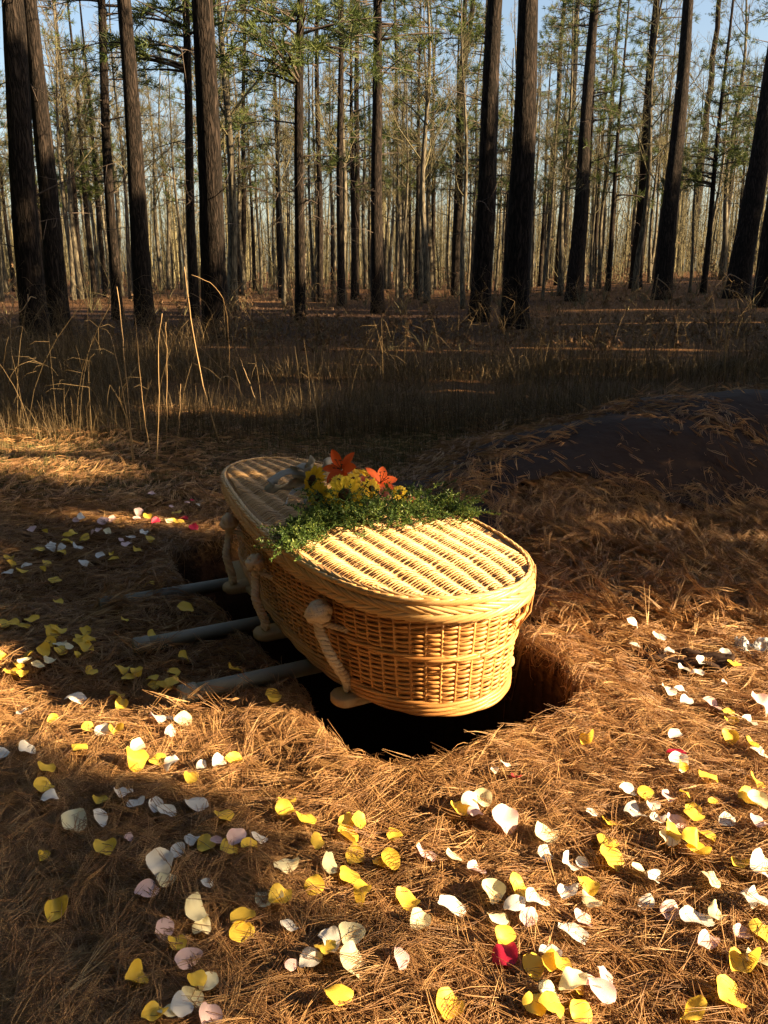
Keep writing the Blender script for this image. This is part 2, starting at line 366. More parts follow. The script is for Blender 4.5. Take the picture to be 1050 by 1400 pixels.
# --- near and middle pines, each measured from the photograph: base x,y ; x at the top edge ; width px ; label bits
PINES=[
 (50,466,14,37,'leftmost thick dark pine trunk at the left edge'),
 (82,452,40,29,'grey pine trunk just right of the leftmost dark pine'),
 (160,432,137,15,'slim pine trunk between the two left pines and the dark third one'),
 (199,440,169,27,'dark straight pine trunk left of the sunlit large pine'),
 (266,430,252,14,'slim mottled pine trunk hugging the left side of the large pine'),
 (296,462,276,37,'large pine trunk with a sunlit upper bark patch, left of the coffin'),
 (332,402,334,8,'thin pine trunk right of the large sunlit pine with drooping green limbs'),
 (410,434,410,15,'medium dark pine trunk directly behind the foot of the coffin'),
 (438,412,433,9,'thin pine trunk right of the medium trunk behind the coffin foot'),
 (466,416,465,11,'slim pine trunk with a pale patch left of centre'),
 (486,404,489,10,'slim pine trunk just left of the dark centre trunk'),
 (516,424,515,18,'dark straight pine trunk at the centre of the woods'),
 (545,392,540,7,'thin pine trunk right of the dark centre trunk'),
 (622,404,636,12,'slender pine trunk that forks in two high up'),
 (655,436,678,29,'thick dark pine trunk left of the thickest one'),
 (704,446,722,38,'thickest dark pine trunk right of centre'),
 (746,390,772,10,'thin dark trunk right of the thickest pine'),
 (766,392,791,12,'second thin dark trunk right of the thickest pine'),
 (784,410,813,22,'medium dark pine trunk with a rough lit edge'),
 (818,376,848,8,'thin pine trunk between two medium trunks at right'),
 (868,404,897,17,'pine trunk with a bright sun patch near its foot'),
 (905,412,942,26,'dark leaning pine trunk right of the sun patched trunk'),
 (942,378,984,12,'slim pine trunk with sunlit upper bark near the right edge'),
 (1006,414,1072,33,'thick dark leaning pine trunk by the right edge'),
 (1040,424,1100,26,'dark pine trunk cut off by the right edge'),
]
crA=crown_pine(0,7,58,2.7,11,9,22,.28,.014); crB=crown_pine(0,6,48,2.3,12,9,22,.28,.014); crC=crown_pine(0,9,50,2.9,13,9,22,.28,.014)
CR=[(l.mesh('limbs',M['deadlimb']),n.mesh('needles',M['needles'])) for l,n in (crA,crB,crC)]
dl=[]
for sdd in range(7):
    R=np.random.default_rng(90+sdd); m=MB(); Lb=R.uniform(.9,2.6)
    P=limb(m,(0,0,0),0,Lb,R.uniform(-.1,.6),R.uniform(0,.5),R.uniform(.013,.024),R,7,5,R.random())
    for _ in range(5):
        j=int(R.integers(2,6)); dr=R.normal(0,.35,3); m.tubes(np.stack([P[j],P[j]+dr*.6,P[j]+dr+np.array([0,0,.08])]),[.008,.005,.003],3,tint=R.random())
    dl.append(m.mesh('branch',M['deadlimb']))
for i,(xb,yb,xt,wpx,lab) in enumerate(PINES):
    B=at(xb,yb); Tp=atY(xt,0,B[1]); depth=B[1]*CT+H_CAM*ST
    dia=wpx*depth/F_*(.95); lx=(Tp[0]-B[0])/Tp[2]
    h=max(16,Tp[2]*1.5) if B[1]<25 else max(18,Tp[2]*1.35)
    zb=float(hgt(B[0],B[1]))
    root=empty('pine_tree',(B[0],B[1],zb-.05))
    m=trunk_mb(h,dia/2*1.06,dia*.16,(lx,0),18 if wpx>20 else 12,200+i,.22,.008,30)
    m.build('trunk',M['bark'],root,True)
    if i==13:   # forked leader
        z0=Tp[2]*.74; P=np.array([(lx*z0,0,z0),(lx*z0+.10,0,z0+1),(lx*z0+.45,.1,z0+3.5),(lx*z0+.9,.2,z0+8)]); k=MB(); k.tubes(P,[dia*.35,dia*.33,dia*.28,dia*.12],10,up=(1,0,0)); k.build('fork',M['bark'],root,True)
    far=B[1]>24
    zc=Tp[2]*(1.12 if not far else [.74,.80,.90,.70][i%4])
    if wpx>24: zc=Tp[2]*1.6
    li,nd=CR[i%3]; rz=random.random()*6.28; s=(h-zc)/(7,6,9)[i%3]
    s=max(.8,min(1.25,s)); xy=(lx*zc,0,zc)
    cw=share('crown',li,root,xy,(0,lx,rz),(s,s,s)); share('needles',nd,cw)
    zd=1.6 if wpx>24 else 2.6
    for _ in range(9 if wpx>24 else 13):
        zb_=random.uniform(zd,zc); share('branch',dl[random.randrange(7)],root,(lx*zb_,0,zb_),(0,0,random.random()*6.283),random.uniform(.7,1.15))
    tag(root,lab,'tree','tall pines along the edge of the woods')
# drooping green boughs that show against the sky (on the thin pine and the trunk behind the coffin foot)
def bough(name,px,py,Y,L,az,seed,parent):
    R=np.random.default_rng(seed); l=MB(); n=MB(); p=atY(px,py,Y)-np.array(parent.location)
    P=limb(l,p,az,L,.25,.35,.028,R,8,5)
    ts=R.uniform(.3,1,16); C=np.stack([np.interp(ts,np.linspace(0,1,8),P[:,j]) for j in range(3)],-1); sd=R.normal(0,.28,(16,3)); sd[:,2]*=.5
    for c,s in zip(C,sd): l.tubes(np.stack([c,c+s]),[.01,.005],3)
    tufts(n,C+sd,np.tile(np.array([math.cos(az),math.sin(az),.3]),(16,1))+sd,16,.24,.010,R)
    o=l.build(name,M['deadlimb'],parent); n.build('bough_needles',M['needles'],o)
roots=[o for o in COL.objects if o.name.startswith('pine_tree')]
for ri,px,py,L,az,sd in [(6,334,170,2.2,.2,1),(6,334,150,2.0,2.7,2),(7,409,170,2.6,2.9,3),(7,411,90,2.4,3.4,4),(7,410,215,1.6,.1,5),(9,466,190,1.8,.3,6),(10,488,120,2.0,.2,7),(11,516,60,2.0,3.0,8),(18,800,90,2.2,2.9,9),(18,802,150,1.8,.3,10),(22,975,60,2.4,.4,11),(22,972,120,2.0,2.8,12),(3,175,60,1.8,3.0,13),(12,541,80,2.4,.3,14),(12,541,130,2.2,2.9,15),(16,768,110,1.9,.2,16),(23,1040,120,2.0,3.1,17),(2,140,110,1.8,.3,18)]:
    bough('bough',px,py,roots[ri].location[1],L,az,sd,roots[ri])

# --- bare hardwoods behind, lit by the low sun
HV=[]
for k in range(6):
    t,b=hardwood([15,17,13,19,16,14][k],[.13,.17,.10,.19,.14,.11][k],300+k)
    HV.append((t.mesh('trunk',M['bark2'],True),b.mesh('branches',M['twig'])))
ORD=['leftmost','second','third','fourth','fifth','sixth','seventh','eighth','ninth','tenth','eleventh','twelfth','thirteenth','fourteenth','fifteenth','sixteenth','seventeenth','eighteenth']
def ordl(k): return 'leftmost' if k==0 else ORD[k]+' from the left'
R=np.random.default_rng(5)
gaps=[(-200,50,'left of the leftmost thick pine'),(50,199,'right of the leftmost thick pine'),(199,296,'left of the large sunlit pine'),(296,410,'right of the large sunlit pine'),(410,516,'left of the dark centre pine'),(516,655,'right of the dark centre pine'),(655,784,'right of the thickest pine'),(784,905,'left of the dark leaning pine'),(905,1250,'right of the dark leaning pine')]
hw=[]
tries=0
while len(hw)<150 and tries<9000:
    tries+=1
    Y=R.uniform(42,88); x=R.uniform(-80,1130); X=(x-525)/F_*(Y*CT+H_CAM*ST)
    if all((X-a)**2+(Y-b)**2>1.25**2 for a,b,_,_ in hw): hw.append((X,Y,x,R.integers(0,6)))
near=[(-5.9,34,10),(-4.4,38,110),(3.3,36,0),(2.0,41,0),(6.1,37,0),(.9,44,0),(-1.9,40,0)]
for X,Y,_ in near: hw.append((X,Y,525+F_*X/(Y*CT+H_CAM*ST),R.integers(0,6)))
for lo,hi,ph in gaps:
    for band,(y0,y1) in (('near',(0,55)),('middle',(55,72)),('far',(72,999))):
        g=sorted([h_ for h_ in hw if lo<=h_[2]<hi and y0<=h_[1]<y1],key=lambda q:q[2])
        for k,(X,Y,x,v) in enumerate(g):
            root=empty('bare_tree',(X,Y,float(hgt(X,Y))-.05),R.random()*6.28)
            s=R.uniform(.85,1.15)*(1 if band!='near' else .9)
            share('trunk',HV[v][0],root,None,None,s); share('branches',HV[v][1],root,None,None,s)
            shared='%s pale bare tree of the %s row, just %s'%(ORD[k],band,ph)
            tag(root,shared,'tree','bare hardwoods in the background')
# --- evergreens between them
ev=[(20,62,0),(130,48,1),(385,46,2),(570,47,0),(590,58,1),(560,70,2),(620,52,2),(690,60,0),(455,66,1),(830,50,2),(870,60,0),(960,45,1),(1020,50,2),(1000,66,0),(915,70,1),(270,64,2),(760,66,1)]
R=np.random.default_rng(88)
for _ in range(400):
    if len(ev)>=34: break
    x=R.uniform(-20,1080); Y=R.uniform(40,78); X=(x-525)/F_*(Y*CT+H_CAM*ST)
    if all((X-a)**2+(Y-b)**2>1.2 for a,b,_,_ in hw) and all(abs(x-e[0])>14 for e in ev): ev.append((x,Y,int(R.integers(0,3))))
cnt={}
for k,(x,Y,v) in enumerate(sorted(ev)):
    X=(x-525)/F_*(Y*CT+H_CAM*ST); h=(15,17,16)[v]; zc=(4.6,5.6,4.2,6.6,5.0)[k%5]+max(0,(Y-50)*.08)
    ph=[g_[2] for g_ in gaps if g_[0]<=x<g_[1]][0]; j=cnt.get(ph,0); cnt[ph]=j+1
    root=empty('evergreen_tree',(X,Y,float(hgt(X,Y))-.05),k*1.7)
    trunk_mb(h,.17,.03,(0,0),8,700+k,.2,.01,14).build('trunk',M['bark'],root,True)
    cw=share('crown',CR[v][0],root,(0,0,zc),None,(1,1,1.2)); share('needles',CR[v][1],cw)
    tag(root,'%s green needled background pine, just %s'%(ORD[j],ph),'tree','green pines among the bare trees')
# --- the woods too far away to count
m=MB(); R=np.random.default_rng(31)
for band,(y0,y1,n) in enumerate([(88,120,480),(120,190,1000)]):
    Y=R.uniform(y0,y1,n); X=(R.uniform(-700,2100,n)-525)/F_*Y
    hh=R.uniform(11,18,n); z0=hgt(X,Y)-.3; K=5; t=np.linspace(0,1,K)
    P=np.stack([X[:,None]+R.normal(0,.02,(n,1))*hh[:,None]*t, Y[:,None]+0*t, z0[:,None]+hh[:,None]*t],-1)
    m.tubes(P,(R.uniform(.08,.2,n)[:,None]*(1-.8*t)),5,tint=R.random(n),cap=False)
    nb=9
    for _ in range(nb):
        f=R.uniform(.25,.95,n); L=R.uniform(1,3.2,n)*(1.2-f); az=R.random(n)*6.283
        b0=np.stack([X,Y,z0+hh*f],-1); dd=np.stack([np.cos(az),np.sin(az),R.uniform(.5,1.6,n)],-1)*L[:,None]
        P=np.stack([b0,b0+dd*.5+R.normal(0,.1,(n,3)),b0+dd],1); m.tubes(P,np.tile([.035,.022,.008],(n,1)),3,tint=R.random(n),cap=False)
        for _ in range(3):
            s0=b0+dd*R.uniform(.3,1,(n,1)); P=np.stack([s0,s0+R.normal(0,.7,(n,3))+np.array([0,0,.5])],1); m.tubes(P,np.tile([.014,.006],(n,1)),3,tint=R.random(n),cap=False)
n=5000; Y=R.uniform(66,185,n); X=(R.uniform(-600,1900,n)-525)/F_*Y; hh=R.uniform(3,11,n); z0=hgt(X,Y)-.2; t=np.linspace(0,1,4)
P=np.stack([X[:,None]+R.normal(0,.14,(n,1))*hh[:,None]*t**1.5,Y[:,None]+0*t,z0[:,None]+hh[:,None]*t],-1); m.tubes(P,R.uniform(.02,.06,n)[:,None]*(1-.7*t),3,tint=R.random(n)*.6,cap=False)
for _ in range(5):
    f=R.uniform(.2,.9,n); b0=np.stack([X,Y,z0+hh*f],-1); dd=R.normal(0,1,(n,3))*np.array([.8,.8,.3])+np.array([0,0,.9]); P=np.stack([b0,b0+dd*.5+R.normal(0,.15,(n,3)),b0+dd],1); m.tubes(P,np.tile([.024,.016,.008],(n,1)),3,tint=R.random(n)*.8,cap=False)
tag(m.build('distant_woods',M['twig']),'far bare woods closing off the view','woods',kind='stuff')
# brown leafy undergrowth and saplings
m=MB(); R=np.random.default_rng(32); tw=MB()
n=520; Y=R.uniform(30,95,n); X=(R.uniform(-60,1110,n)-525)/F_*Y
for x,y in zip(X,Y):
    z=float(hgt(x,y)); hh=R.uniform(.5,2.4)*(.45 if y<45 else 1)
    k=int(5+hh*4)
    hh=hh*(1.8 if R.random()<.25 else .8)
    C=np.stack([x+R.normal(0,.3*hh,k),y+R.normal(0,.3*hh,k),z+R.uniform(.1,1,k)*hh],-1)
    for c in C[:6]: tw.tubes(np.array([(x,y,z-.05),((x+c[0])/2,(y+c[1])/2+.05,z+(c[2]-z)*.6),c]),[.02,.012,.004],3,tint=R.random(),cap=False)
    if R.random()<.6: tufts(m,C,np.zeros((k,3))+.01,9,.11,.024,R,1.0)
for _ in range(260):
    x_=R.uniform(-20,1060); y_=R.uniform(15.5,26); X_=(x_-525)/F_*y_; z_=float(hgt(X_,y_)); k=int(R.integers(3,9)); hh=R.uniform(.15,.55)*(1.3 if 320<x_<640 else .8)
    C=np.stack([X_+R.normal(0,.22,k),y_+R.normal(0,.22,k),z_+R.uniform(.1,1,k)*hh],-1); tufts(m,C,np.zeros((k,3))+.01,8,.07,.018,R,1.0)
    for c in C[:5]: tw.tubes(np.array([(X_,y_,z_-.05),((X_+c[0])/2,(y_+c[1])/2+.03,z_+(c[2]-z_)*.6),c]),[.006,.004,.002],3,tint=R.random(),cap=False)
o=m.build('undergrowth',M['leafy']); tag(o,'brown leafy undergrowth on the forest floor','undergrowth',kind='stuff')
o=tw.build('undergrowth_stems',M['twig']); tag(o,'thin bare stems of the undergrowth among the trees','undergrowth',kind='stuff')

# --- evergreens off the right of the frame: they throw the shade
R=np.random.default_rng(44)
SH=[(9.5,-3),(9.4,.5),(9.6,5.6),(11,8.2),(10,10.3),(12,12.6),(11,15.2),(13.5,18.6),(12.5,20.6),(15,21.8),(14,24.2),(16.5,26.8),(15,29.4),(19,32),(17,35),(21,38.5)]
for k,(r,q) in enumerate(SH):
    c=AZ*r+PERP*q; root=empty('shade_pine',(c[0],c[1],0))
    trunk_mb(15,.17,.03,(0,0),10,800+k,.2,.01,18).build('trunk',M['bark'],root,True)
    wide=1.6 if k in (1,2) else 1.0; n=int((40000 if k==1 else 26000 if k==2 else 13000)*(1 if q<31 else .55))
    z=R.uniform(.3,14.5,n); rad=(2.1 if q<9 else 2.5)*wide*np.sqrt(R.random(n))*np.clip((15.5-z)/9,.15,1)*np.where(z<2,.8,1)
    lump=.75+.5*n1(z*1.1+k*7,0*z); an=R.random(n)*6.283
    C=np.stack([rad*lump*np.cos(an),rad*lump*np.sin(an),z],-1)
    Wd=C+np.array([c[0],c[1],0])
    keep=~(lit_region(Wd[:,0],Wd[:,1],Wd[:,2]-.17)|lit_region(Wd[:,0],Wd[:,1],Wd[:,2]+.17)); C=C[keep]
    nee=MB(); D=C*np.array([1,1,0])+np.array([0,0,.3]); D/=np.linalg.norm(D,axis=1,keepdims=True)
    tufts(nee,C,D,2,.26,.055,R,.8); nee.build('crown',M['needles'],root)
    lm=MB()
    for _ in range(40):
        zz=R.uniform(1.5,13.5); L=1.8*min(1,(15.5-zz)/9)
        az=R.random()*6.283; p=np.array([c[0]+math.cos(az)*L*.7,c[1]+math.sin(az)*L*.7,zz+.2])
        if not any(lit_region(*(np.array([c[0],c[1],zz])*(1-f)+p*f)) for f in (.25,.5,.75,1.0,1.3)): limb(lm,(0,0,zz),az,L,.2,.15,.022,R)
    lm.build('limbs',M['deadlimb'],root)
    tag(root,'dense evergreen outside the right of the frame, %s in the row'%('nearest' if k==0 else ORD[k]),'tree','evergreens that shade the clearing')

R=np.random.default_rng(52); ringt=trunk_mb(19,.2,.05,(0,0),10,900,.2,.01,14).mesh('trunk',M['bark'],True)  # unseen pines added left of and behind the camera to cut sky light
rc=MB(); n=9000; z=R.uniform(1.5,19,n); rad=2.7*np.sqrt(R.random(n))*np.clip((20-z)/8,.2,1); an=R.random(n)*6.283
C=np.stack([rad*np.cos(an),rad*np.sin(an),z],-1); D=C*np.array([1,1,0])+np.array([0,0,.3]); D/=np.linalg.norm(D,axis=1,keepdims=True); tufts(rc,C,D,2,.42,.06,R,.8); rcm=rc.mesh('crown',M['needles'])
ring=[]
for k,a_ in enumerate(np.linspace(150,318,26)):
    r_=9.5+2.5*R.random() if k%2 else 14+3*R.random(); ring.append((r_*math.cos(math.radians(a_)),2+r_*math.sin(math.radians(a_))))
ring+=[(-11,12),(-13,16),(-15,21),(-9.5,8.5),(-18,26),(-21,32)]
ring=[(x,y) for x,y in ring if x*PERP[0]+y*PERP[1]<-3.5 or x<-4]
for k,q in enumerate(np.arange(37,100,2.6)):  # more unseen pines, added off to the right to break up background sun
    c=AZ*(q*.62+6+R.uniform(-3,3))+PERP*(q+R.uniform(-1,1)); ring.append((c[0],c[1]))
for k,(x,y) in enumerate(sorted(ring)):
    root=empty('added_shade_pine',(x,y,0),k*1.3); share('trunk',ringt,root); share('crown',rcm,root)
    tag(root,'unseen dense pine outside the frame, added to darken the clearing and woods','tree','unseen pines added for shade outside the frame')

# ---------------------------------------------------------------- pine straw
def needles_on(n,xy,L,wd,seed,lift=.03,zoff=0.0,flow=.75,sides=3,K=4,curl=.35,up=.12,over=.015):
    R=np.random.default_rng(seed); m=MB()
    X,Y=xy; nf=len(X)
    ang=(n1(X*.9+5,Y*.9)*7+n2(X*2.5,Y*2.5)*2.2)*flow+R.normal(0,1.15,nf)
    X=np.repeat(X,3)+R.normal(0,.006,nf*3); Y=np.repeat(Y,3)+R.normal(0,.006,nf*3)
    ang=np.repeat(ang,3)+R.normal(0,.09,nf*3); l=L*np.repeat(R.uniform(.6,1.25,nf),3)*R.uniform(.85,1.1,nf*3)
    lay=np.repeat(R.random(nf)**1.6,3)*lift; tilt=np.repeat(R.normal(0,up,nf),3)+R.normal(0,.02,nf*3)
    cv=np.repeat(R.normal(0,curl,nf),3)+R.normal(0,.06,nf*3); vb=R.normal(.05,.12,nf*3)
    t=np.linspace(-.5,.5,K)
    a=ang[:,None]+cv[:,None]*(t+.5)*1.2
    dx=np.cumsum(np.cos(a),1)/K; dy=np.cumsum(np.sin(a),1)/K
    PX=X[:,None]+(dx-dx.mean(1,keepdims=True))*l[:,None]; PY=Y[:,None]+(dy-dy.mean(1,keepdims=True))*l[:,None]
    hz=hgt(PX,PY); c=hgt(X,Y)[:,None]
    hz=np.maximum(hz,c-.05)
    PZ=hz+zoff+.003+lay[:,None]+np.abs(tilt[:,None])*l[:,None]*(t[None]+.5)+vb[:,None]*l[:,None]*(.25-t[None]**2)
    PZ=np.maximum(PZ,hz+.002)
    pipe_ok=np.ones(len(X),bool)
    if seed in (1,2):
        for (x_,y_) in ((247,955),(184,885),(225,808)):
            b_=at(x_,y_,.04); u_=(X-b_[0])*nn2[0]+(Y-b_[1])*nn2[1]; v_=-(X-b_[0])*nn2[1]+(Y-b_[1])*nn2[0]; pipe_ok&=~((u_>-.03)&(u_<1.5)&(v_>-.085)&(v_<.05))
    ok=pipe_ok&(sdf_poly(X,Y,hole)>0.0)&(sdf_poly(PX,PY,hole).min(1)>-over)
    P=np.stack([PX,PY,PZ],-1)[ok]; tint=np.repeat(R.beta(2.2,2.4,nf),3)[ok]*.9+R.random(nf*3)[ok]*.1
    prof=np.array([.75,1,1,.8,.45,.3])[np.linspace(0,4,K).astype(int)]
    m.tubes(P,wd*prof,sides,tint=tint,cap=False)
    return m
def scatter(n,y0,y1,seed,xl=-60,xr=1110,pw=1.0):
    R=np.random.default_rng(seed); Y=y0+(y1-y0)*R.random(n)**pw
    xl_=(xl-525)/F_*(Y*CT+H_CAM*ST); xr_=(xr-525)/F_*(Y*CT+H_CAM*ST)
    # area-uniform
    return xl_+(xr_-xl_)*R.random(n), Y
m=needles_on(0,scatter(40000,1.15,2.7,1,-120,1180),.155,.00082,1,.03,curl=.22,flow=.6); tag(m.build('pine_straw',M['straw']),'thick golden pine straw around the grave','pine straw',kind='stuff')
m=needles_on(0,scatter(26000,2.7,5.0,2),.155,.00105,2,.035,up=.10,curl=.25); tag(m.build('pine_straw',M['straw']),'pine straw beside the coffin and on the foot of the mound','pine straw',kind='stuff')
m=needles_on(0,scatter(12000,5.0,9.0,3,-60,1110,1.3),.17,.0018,3,.04,up=.1); tag(m.build('pine_straw',M['straw']),'pine straw in the shade behind the coffin','pine straw',kind='stuff')
# loose tangles on the mound
R=np.random.default_rng(61)
px=np.concatenate([R.normal(960,60,1400),R.normal(660,70,500),R.uniform(740,1080,2600),R.normal(660,14,160),R.uniform(860,1080,900),R.uniform(640,1080,1500)])
py=np.concatenate([R.normal(735,32,1400),R.normal(720,40,500),R.uniform(640,860,2600),R.normal(775,12,160),R.normal(545,12,900),R.uniform(545,700,1500)])
XX=[];YY=[]
for x,y in zip(px,py):
    z=.0
    for _ in range(4):
        p=at(x,min(max(y,520),900),z); z=min(.75,float(mound(p[0],p[1])))
    if p[1]<8.5: XX.append(p[0]); YY.append(p[1])
m=needles_on(0,(np.array(XX),np.array(YY)),.16,.0014,62,.07,up=.26,curl=.7,zoff=.03); tag(m.build('straw_tangle',M['straw']),'loose tangled pine straw thrown over the dirt mound','pine straw',kind='stuff')

# ---------------------------------------------------------------- grasses
def blades(n,y0,y1,hmin,hmax,wd,seed,dens=None,xl=-60,xr=1110,lean=.35,K=5):
    R=np.random.default_rng(seed); X,Y=scatter(n,y0,y1,seed,xl,xr)
    if dens is not None:
        k=R.random(n)<dens(X,Y); X=X[k];Y=Y[k]
    n=len(X); k=sdf_poly(X,Y,hole)>.3; X=X[k];Y=Y[k]; n=len(X)
    h=R.uniform(hmin,hmax,n)*(.35+1.0*n2(X*.7,Y*.7)+.5*n3(X*2.2,Y*2.2)**2); az=R.random(n)*6.283; ln=np.abs(R.normal(0,lean,n)); t=np.linspace(0,1,K)
    bx=np.cos(az)*ln; by=np.sin(az)*ln; z=hgt(X,Y)
    P=np.stack([X[:,None]+(bx*h)[:,None]*t**2,Y[:,None]+(by*h)[:,None]*t**2,z[:,None]-.02+h[:,None]*(t-.35*ln[:,None]*t**3)],-1)
    S=np.stack([-np.sin(az+R.normal(0,.6,n)),np.cos(az),0*az],-1)
    m=MB(); m.ribbons(P,wd*R.uniform(.6,1.2,n)[:,None]*(1-.85*t),S,R.random(n)); return m
off_mound=lambda X,Y:(mound(X,Y)<.05)*1.0
tag(blades(26000,4.9,8.0,.03,.14,.0022,70,lambda X,Y:(mound(X,Y)<.05)*sstep(n1(X*1.3,Y*1.3)+.25*(Y-5),.3,.9)).build('short_grass',M['grass']),'short faded grass behind the grave','grass',kind='stuff')
M['green']=ramp_mat('faded_green_grass',[(0,(.035,.045,.014)),(.5,(.10,.11,.035)),(1,(.26,.22,.09))],rough=.7,noise_mix=.2,noise_scale=1,trans=.2)
tag(blades(60000,4.6,8.2,.04,.12,.002,75,lambda X,Y:(mound(X,Y)<.04)*(X<.9)*sstep(n1(X*1.1+4,Y*1.1)+.35*(Y-4.9),.3,.8)).build('green_grass',M['green']),'sparse faded green grass behind and left of the coffin','grass',kind='stuff')
tag(blades(38000,7.2,11,.15,.55,.0024,71,lambda X,Y:(mound(X,Y)<.12)*(.25+.9*n2(X*.9,Y*.9)),-200,1250,lean=.6).build('tall_grass',M['grass']),'tall dry grass in shade in front of the pines','grass',kind='stuff')
tag(blades(48000,11,17.5,.2,.62,.0036,72,lambda X,Y:(.15+1.0*n2(X*.5,Y*.5))*(1-sstep(Y+3*n1(X*.4,Y*.4),15,20)),-250,1350,lean=.6).build('tall_grass',M['grass']),'tall dry grass around the feet of the pines','grass',kind='stuff')
tag(blades(16000,16,50,.03,.16,.012,73,lean=.8).build('forest_floor_grass',M['leafy']),'leafy litter on the forest floor','leaf litter',kind='stuff')
# weeds with seed heads
m=MB(); R=np.random.default_rng(74)
for _ in range(900):
    X,Y=[float(a[0]) for a in scatter(1,7.0,19,int(R.integers(1e9)))]
    if mound(X,Y)>.12: continue
    z=float(hgt(X,Y)); h=R.uniform(.45,1.35); b=R.normal(0,.28,2)
    t=np.linspace(0,1,7); P=np.stack([X+b[0]*h*t**2,Y+b[1]*h*t**2,z+h*t],-1); m.tubes(P,.0029*(1-.6*t),4,tint=.25+.75*R.random())
    for _ in range(int(R.integers(3,9))):
        j=int(R.integers(3,7)); dr=R.normal(0,.09,3)+np.array([0,0,.06]); dr=dr*1.5; P2=np.stack([P[j],P[j]+dr*.6,P[j]+dr+np.array([0,0,-.05])]); m.tubes(P2,[.002,.0016,.0012],3,tint=.4+.6*R.random())
tag(m.build('dead_weeds',M['grass']),'thin dead weeds standing in the tall grass','weeds',kind='stuff')
# the stalks one can count
STK=[([(182,636),(175,570),(162,500),(150,455)],1.0,'pale straight stalk leaning left, leftmost of the sunlit stalks'),
([(184,636),(172,515),(165,430),(160,392)],1.2,'tallest pale stalk rising beside the leftmost leaning one'),
([(206,628),(192,525),(185,430)],1.0,'pale stalk third from the left in the sunlit row'),
([(214,640),(218,550),(216,475),(222,428)],1.0,'upright pale stalk fourth from the left in the sunlit row'),
([(228,618),(228,500),(227,440)],.8,'thin upright stalk fifth from the left'),
([(240,628),(246,565),(247,525)],.8,'short faint stalk right of the upright ones'),
([(300,605),(282,545),(265,465),(256,400),(252,365)],1.6,'thickest reddish stalk leaning left in front of the large pine'),
([(268,580),(260,515),(253,462)],1.3,'short tan stalk with a blunt tip left of the thick reddish one'),
([(333,560),(332,535),(310,512),(285,485),(270,472)],1.1,'stalk bent over to the left above the looped stems'),
([(326,580),(322,550),(315,541),(306,543),(300,565)],1.0,'small looped stem low on the right of the bent stalks'),
([(290,590),(296,545),(300,515),(318,512),(335,545)],1.0,'arched stem crossing the bent stalk'),
([(358,570),(340,520),(320,470)],.9,'faint stalk leaning left, rightmost of the sunlit stalks'),
([(314,590),(300,480),(290,425),(278,410),(260,400)],.7,'thin stem drooping across the large pine, lower one'),
([(312,600),(314,460),(308,410),(290,385),(262,376)],.7,'thin stem arching across the large pine, upper one')]
for pts,wk,lab in STK:
    Y0=at(pts[0][0],630)[1]; base=at(*pts[0]); ph=rng.uniform(-.15,.15)
    ctrl=[base]+[atY(x,y,base[1]+ph*(i+1)) for i,(x,y) in enumerate(pts[1:])]
    ctrl=np.array(ctrl); tt=np.linspace(0,len(ctrl)-1,14); 
    P=np.stack([np.interp(tt,range(len(ctrl)),ctrl[:,j]) for j in range(3)],-1)
    for _ in range(2): P[1:-1]=.5*P[1:-1]+.25*(P[:-2]+P[2:])
    P+=rng.normal(0,.0025,P.shape); o0=P[0].copy(); m=MB(); m.tubes(P-o0,.0037*wk*np.linspace(1,.55,14)*(1+.18*(np.arange(14)%4==0)),6,tint=rng.random(),up=(1,0,0))
    o=m.build('grass_stalk',M['stalk'],None,True); o.location=[float(a) for a in o0]; tag(o,lab,'grass stalk','dry stalks standing in the sun')
def weed(name,lines,Y,wd,lab,parent=None):
    m=MB(); b=atY(lines[0][0][0],lines[0][0][1],Y); b[2]=float(hgt(b[0],b[1]))-.02; 
    for L in lines:
        c=np.array([atY(x,y,Y+.05*i) for i,(x,y) in enumerate(L)]); 
        if L is lines[0]: c[0][2]=b[2]
        tt=np.linspace(0,len(c)-1,9); P=np.stack([np.interp(tt,range(len(c)),c[:,j]) for j in range(3)],-1); P[1:-1]=.5*P[1:-1]+.25*(P[:-2]+P[2:])
        m.tubes(P-b,wd*np.linspace(1,.5,9),5,tint=rng.random(),up=(.3,1,0))
    o=m.build(name,M['stalk'],None,True); o.location=[float(a) for a in b]; tag(o,lab,'weed')
weed('dry_weed',[[(13,480),(13,445),(18,410)],[(13,445),(0,425),(-8,415)],[(15,432),(30,425),(38,412)],[(38,412),(42,405),(50,408)],[(38,412),(38,402)],[(14,450),(30,445),(38,460)]],11,.009,'branched pale dry weed at the left edge')
weed('dry_weed',[[(893,470),(890,430),(897,392),(900,375)],[(898,380),(915,392),(920,410),(917,424)],[(890,430),(905,440),(908,455)],[(891,436),(887,420)],[(896,425),(906,445)]],12,.008,'drooping pale weed in front of the dark leaning pine')
weed('dry_weed',[[(1000,440),(995,410),(990,395)],[(990,395),(1010,400),(1025,415)],[(990,395),(996,372),(1030,393)],[(995,412),(985,430)]],11,.008,'spindly pale weed before the thick right hand pine')
weed('dry_weed',[[(437,610),(432,560),(428,520),(430,480)],[(431,550),(440,500),(443,480)],[(432,560),(420,520)]],7.2,.004,'feathery thin weed right behind the coffin')

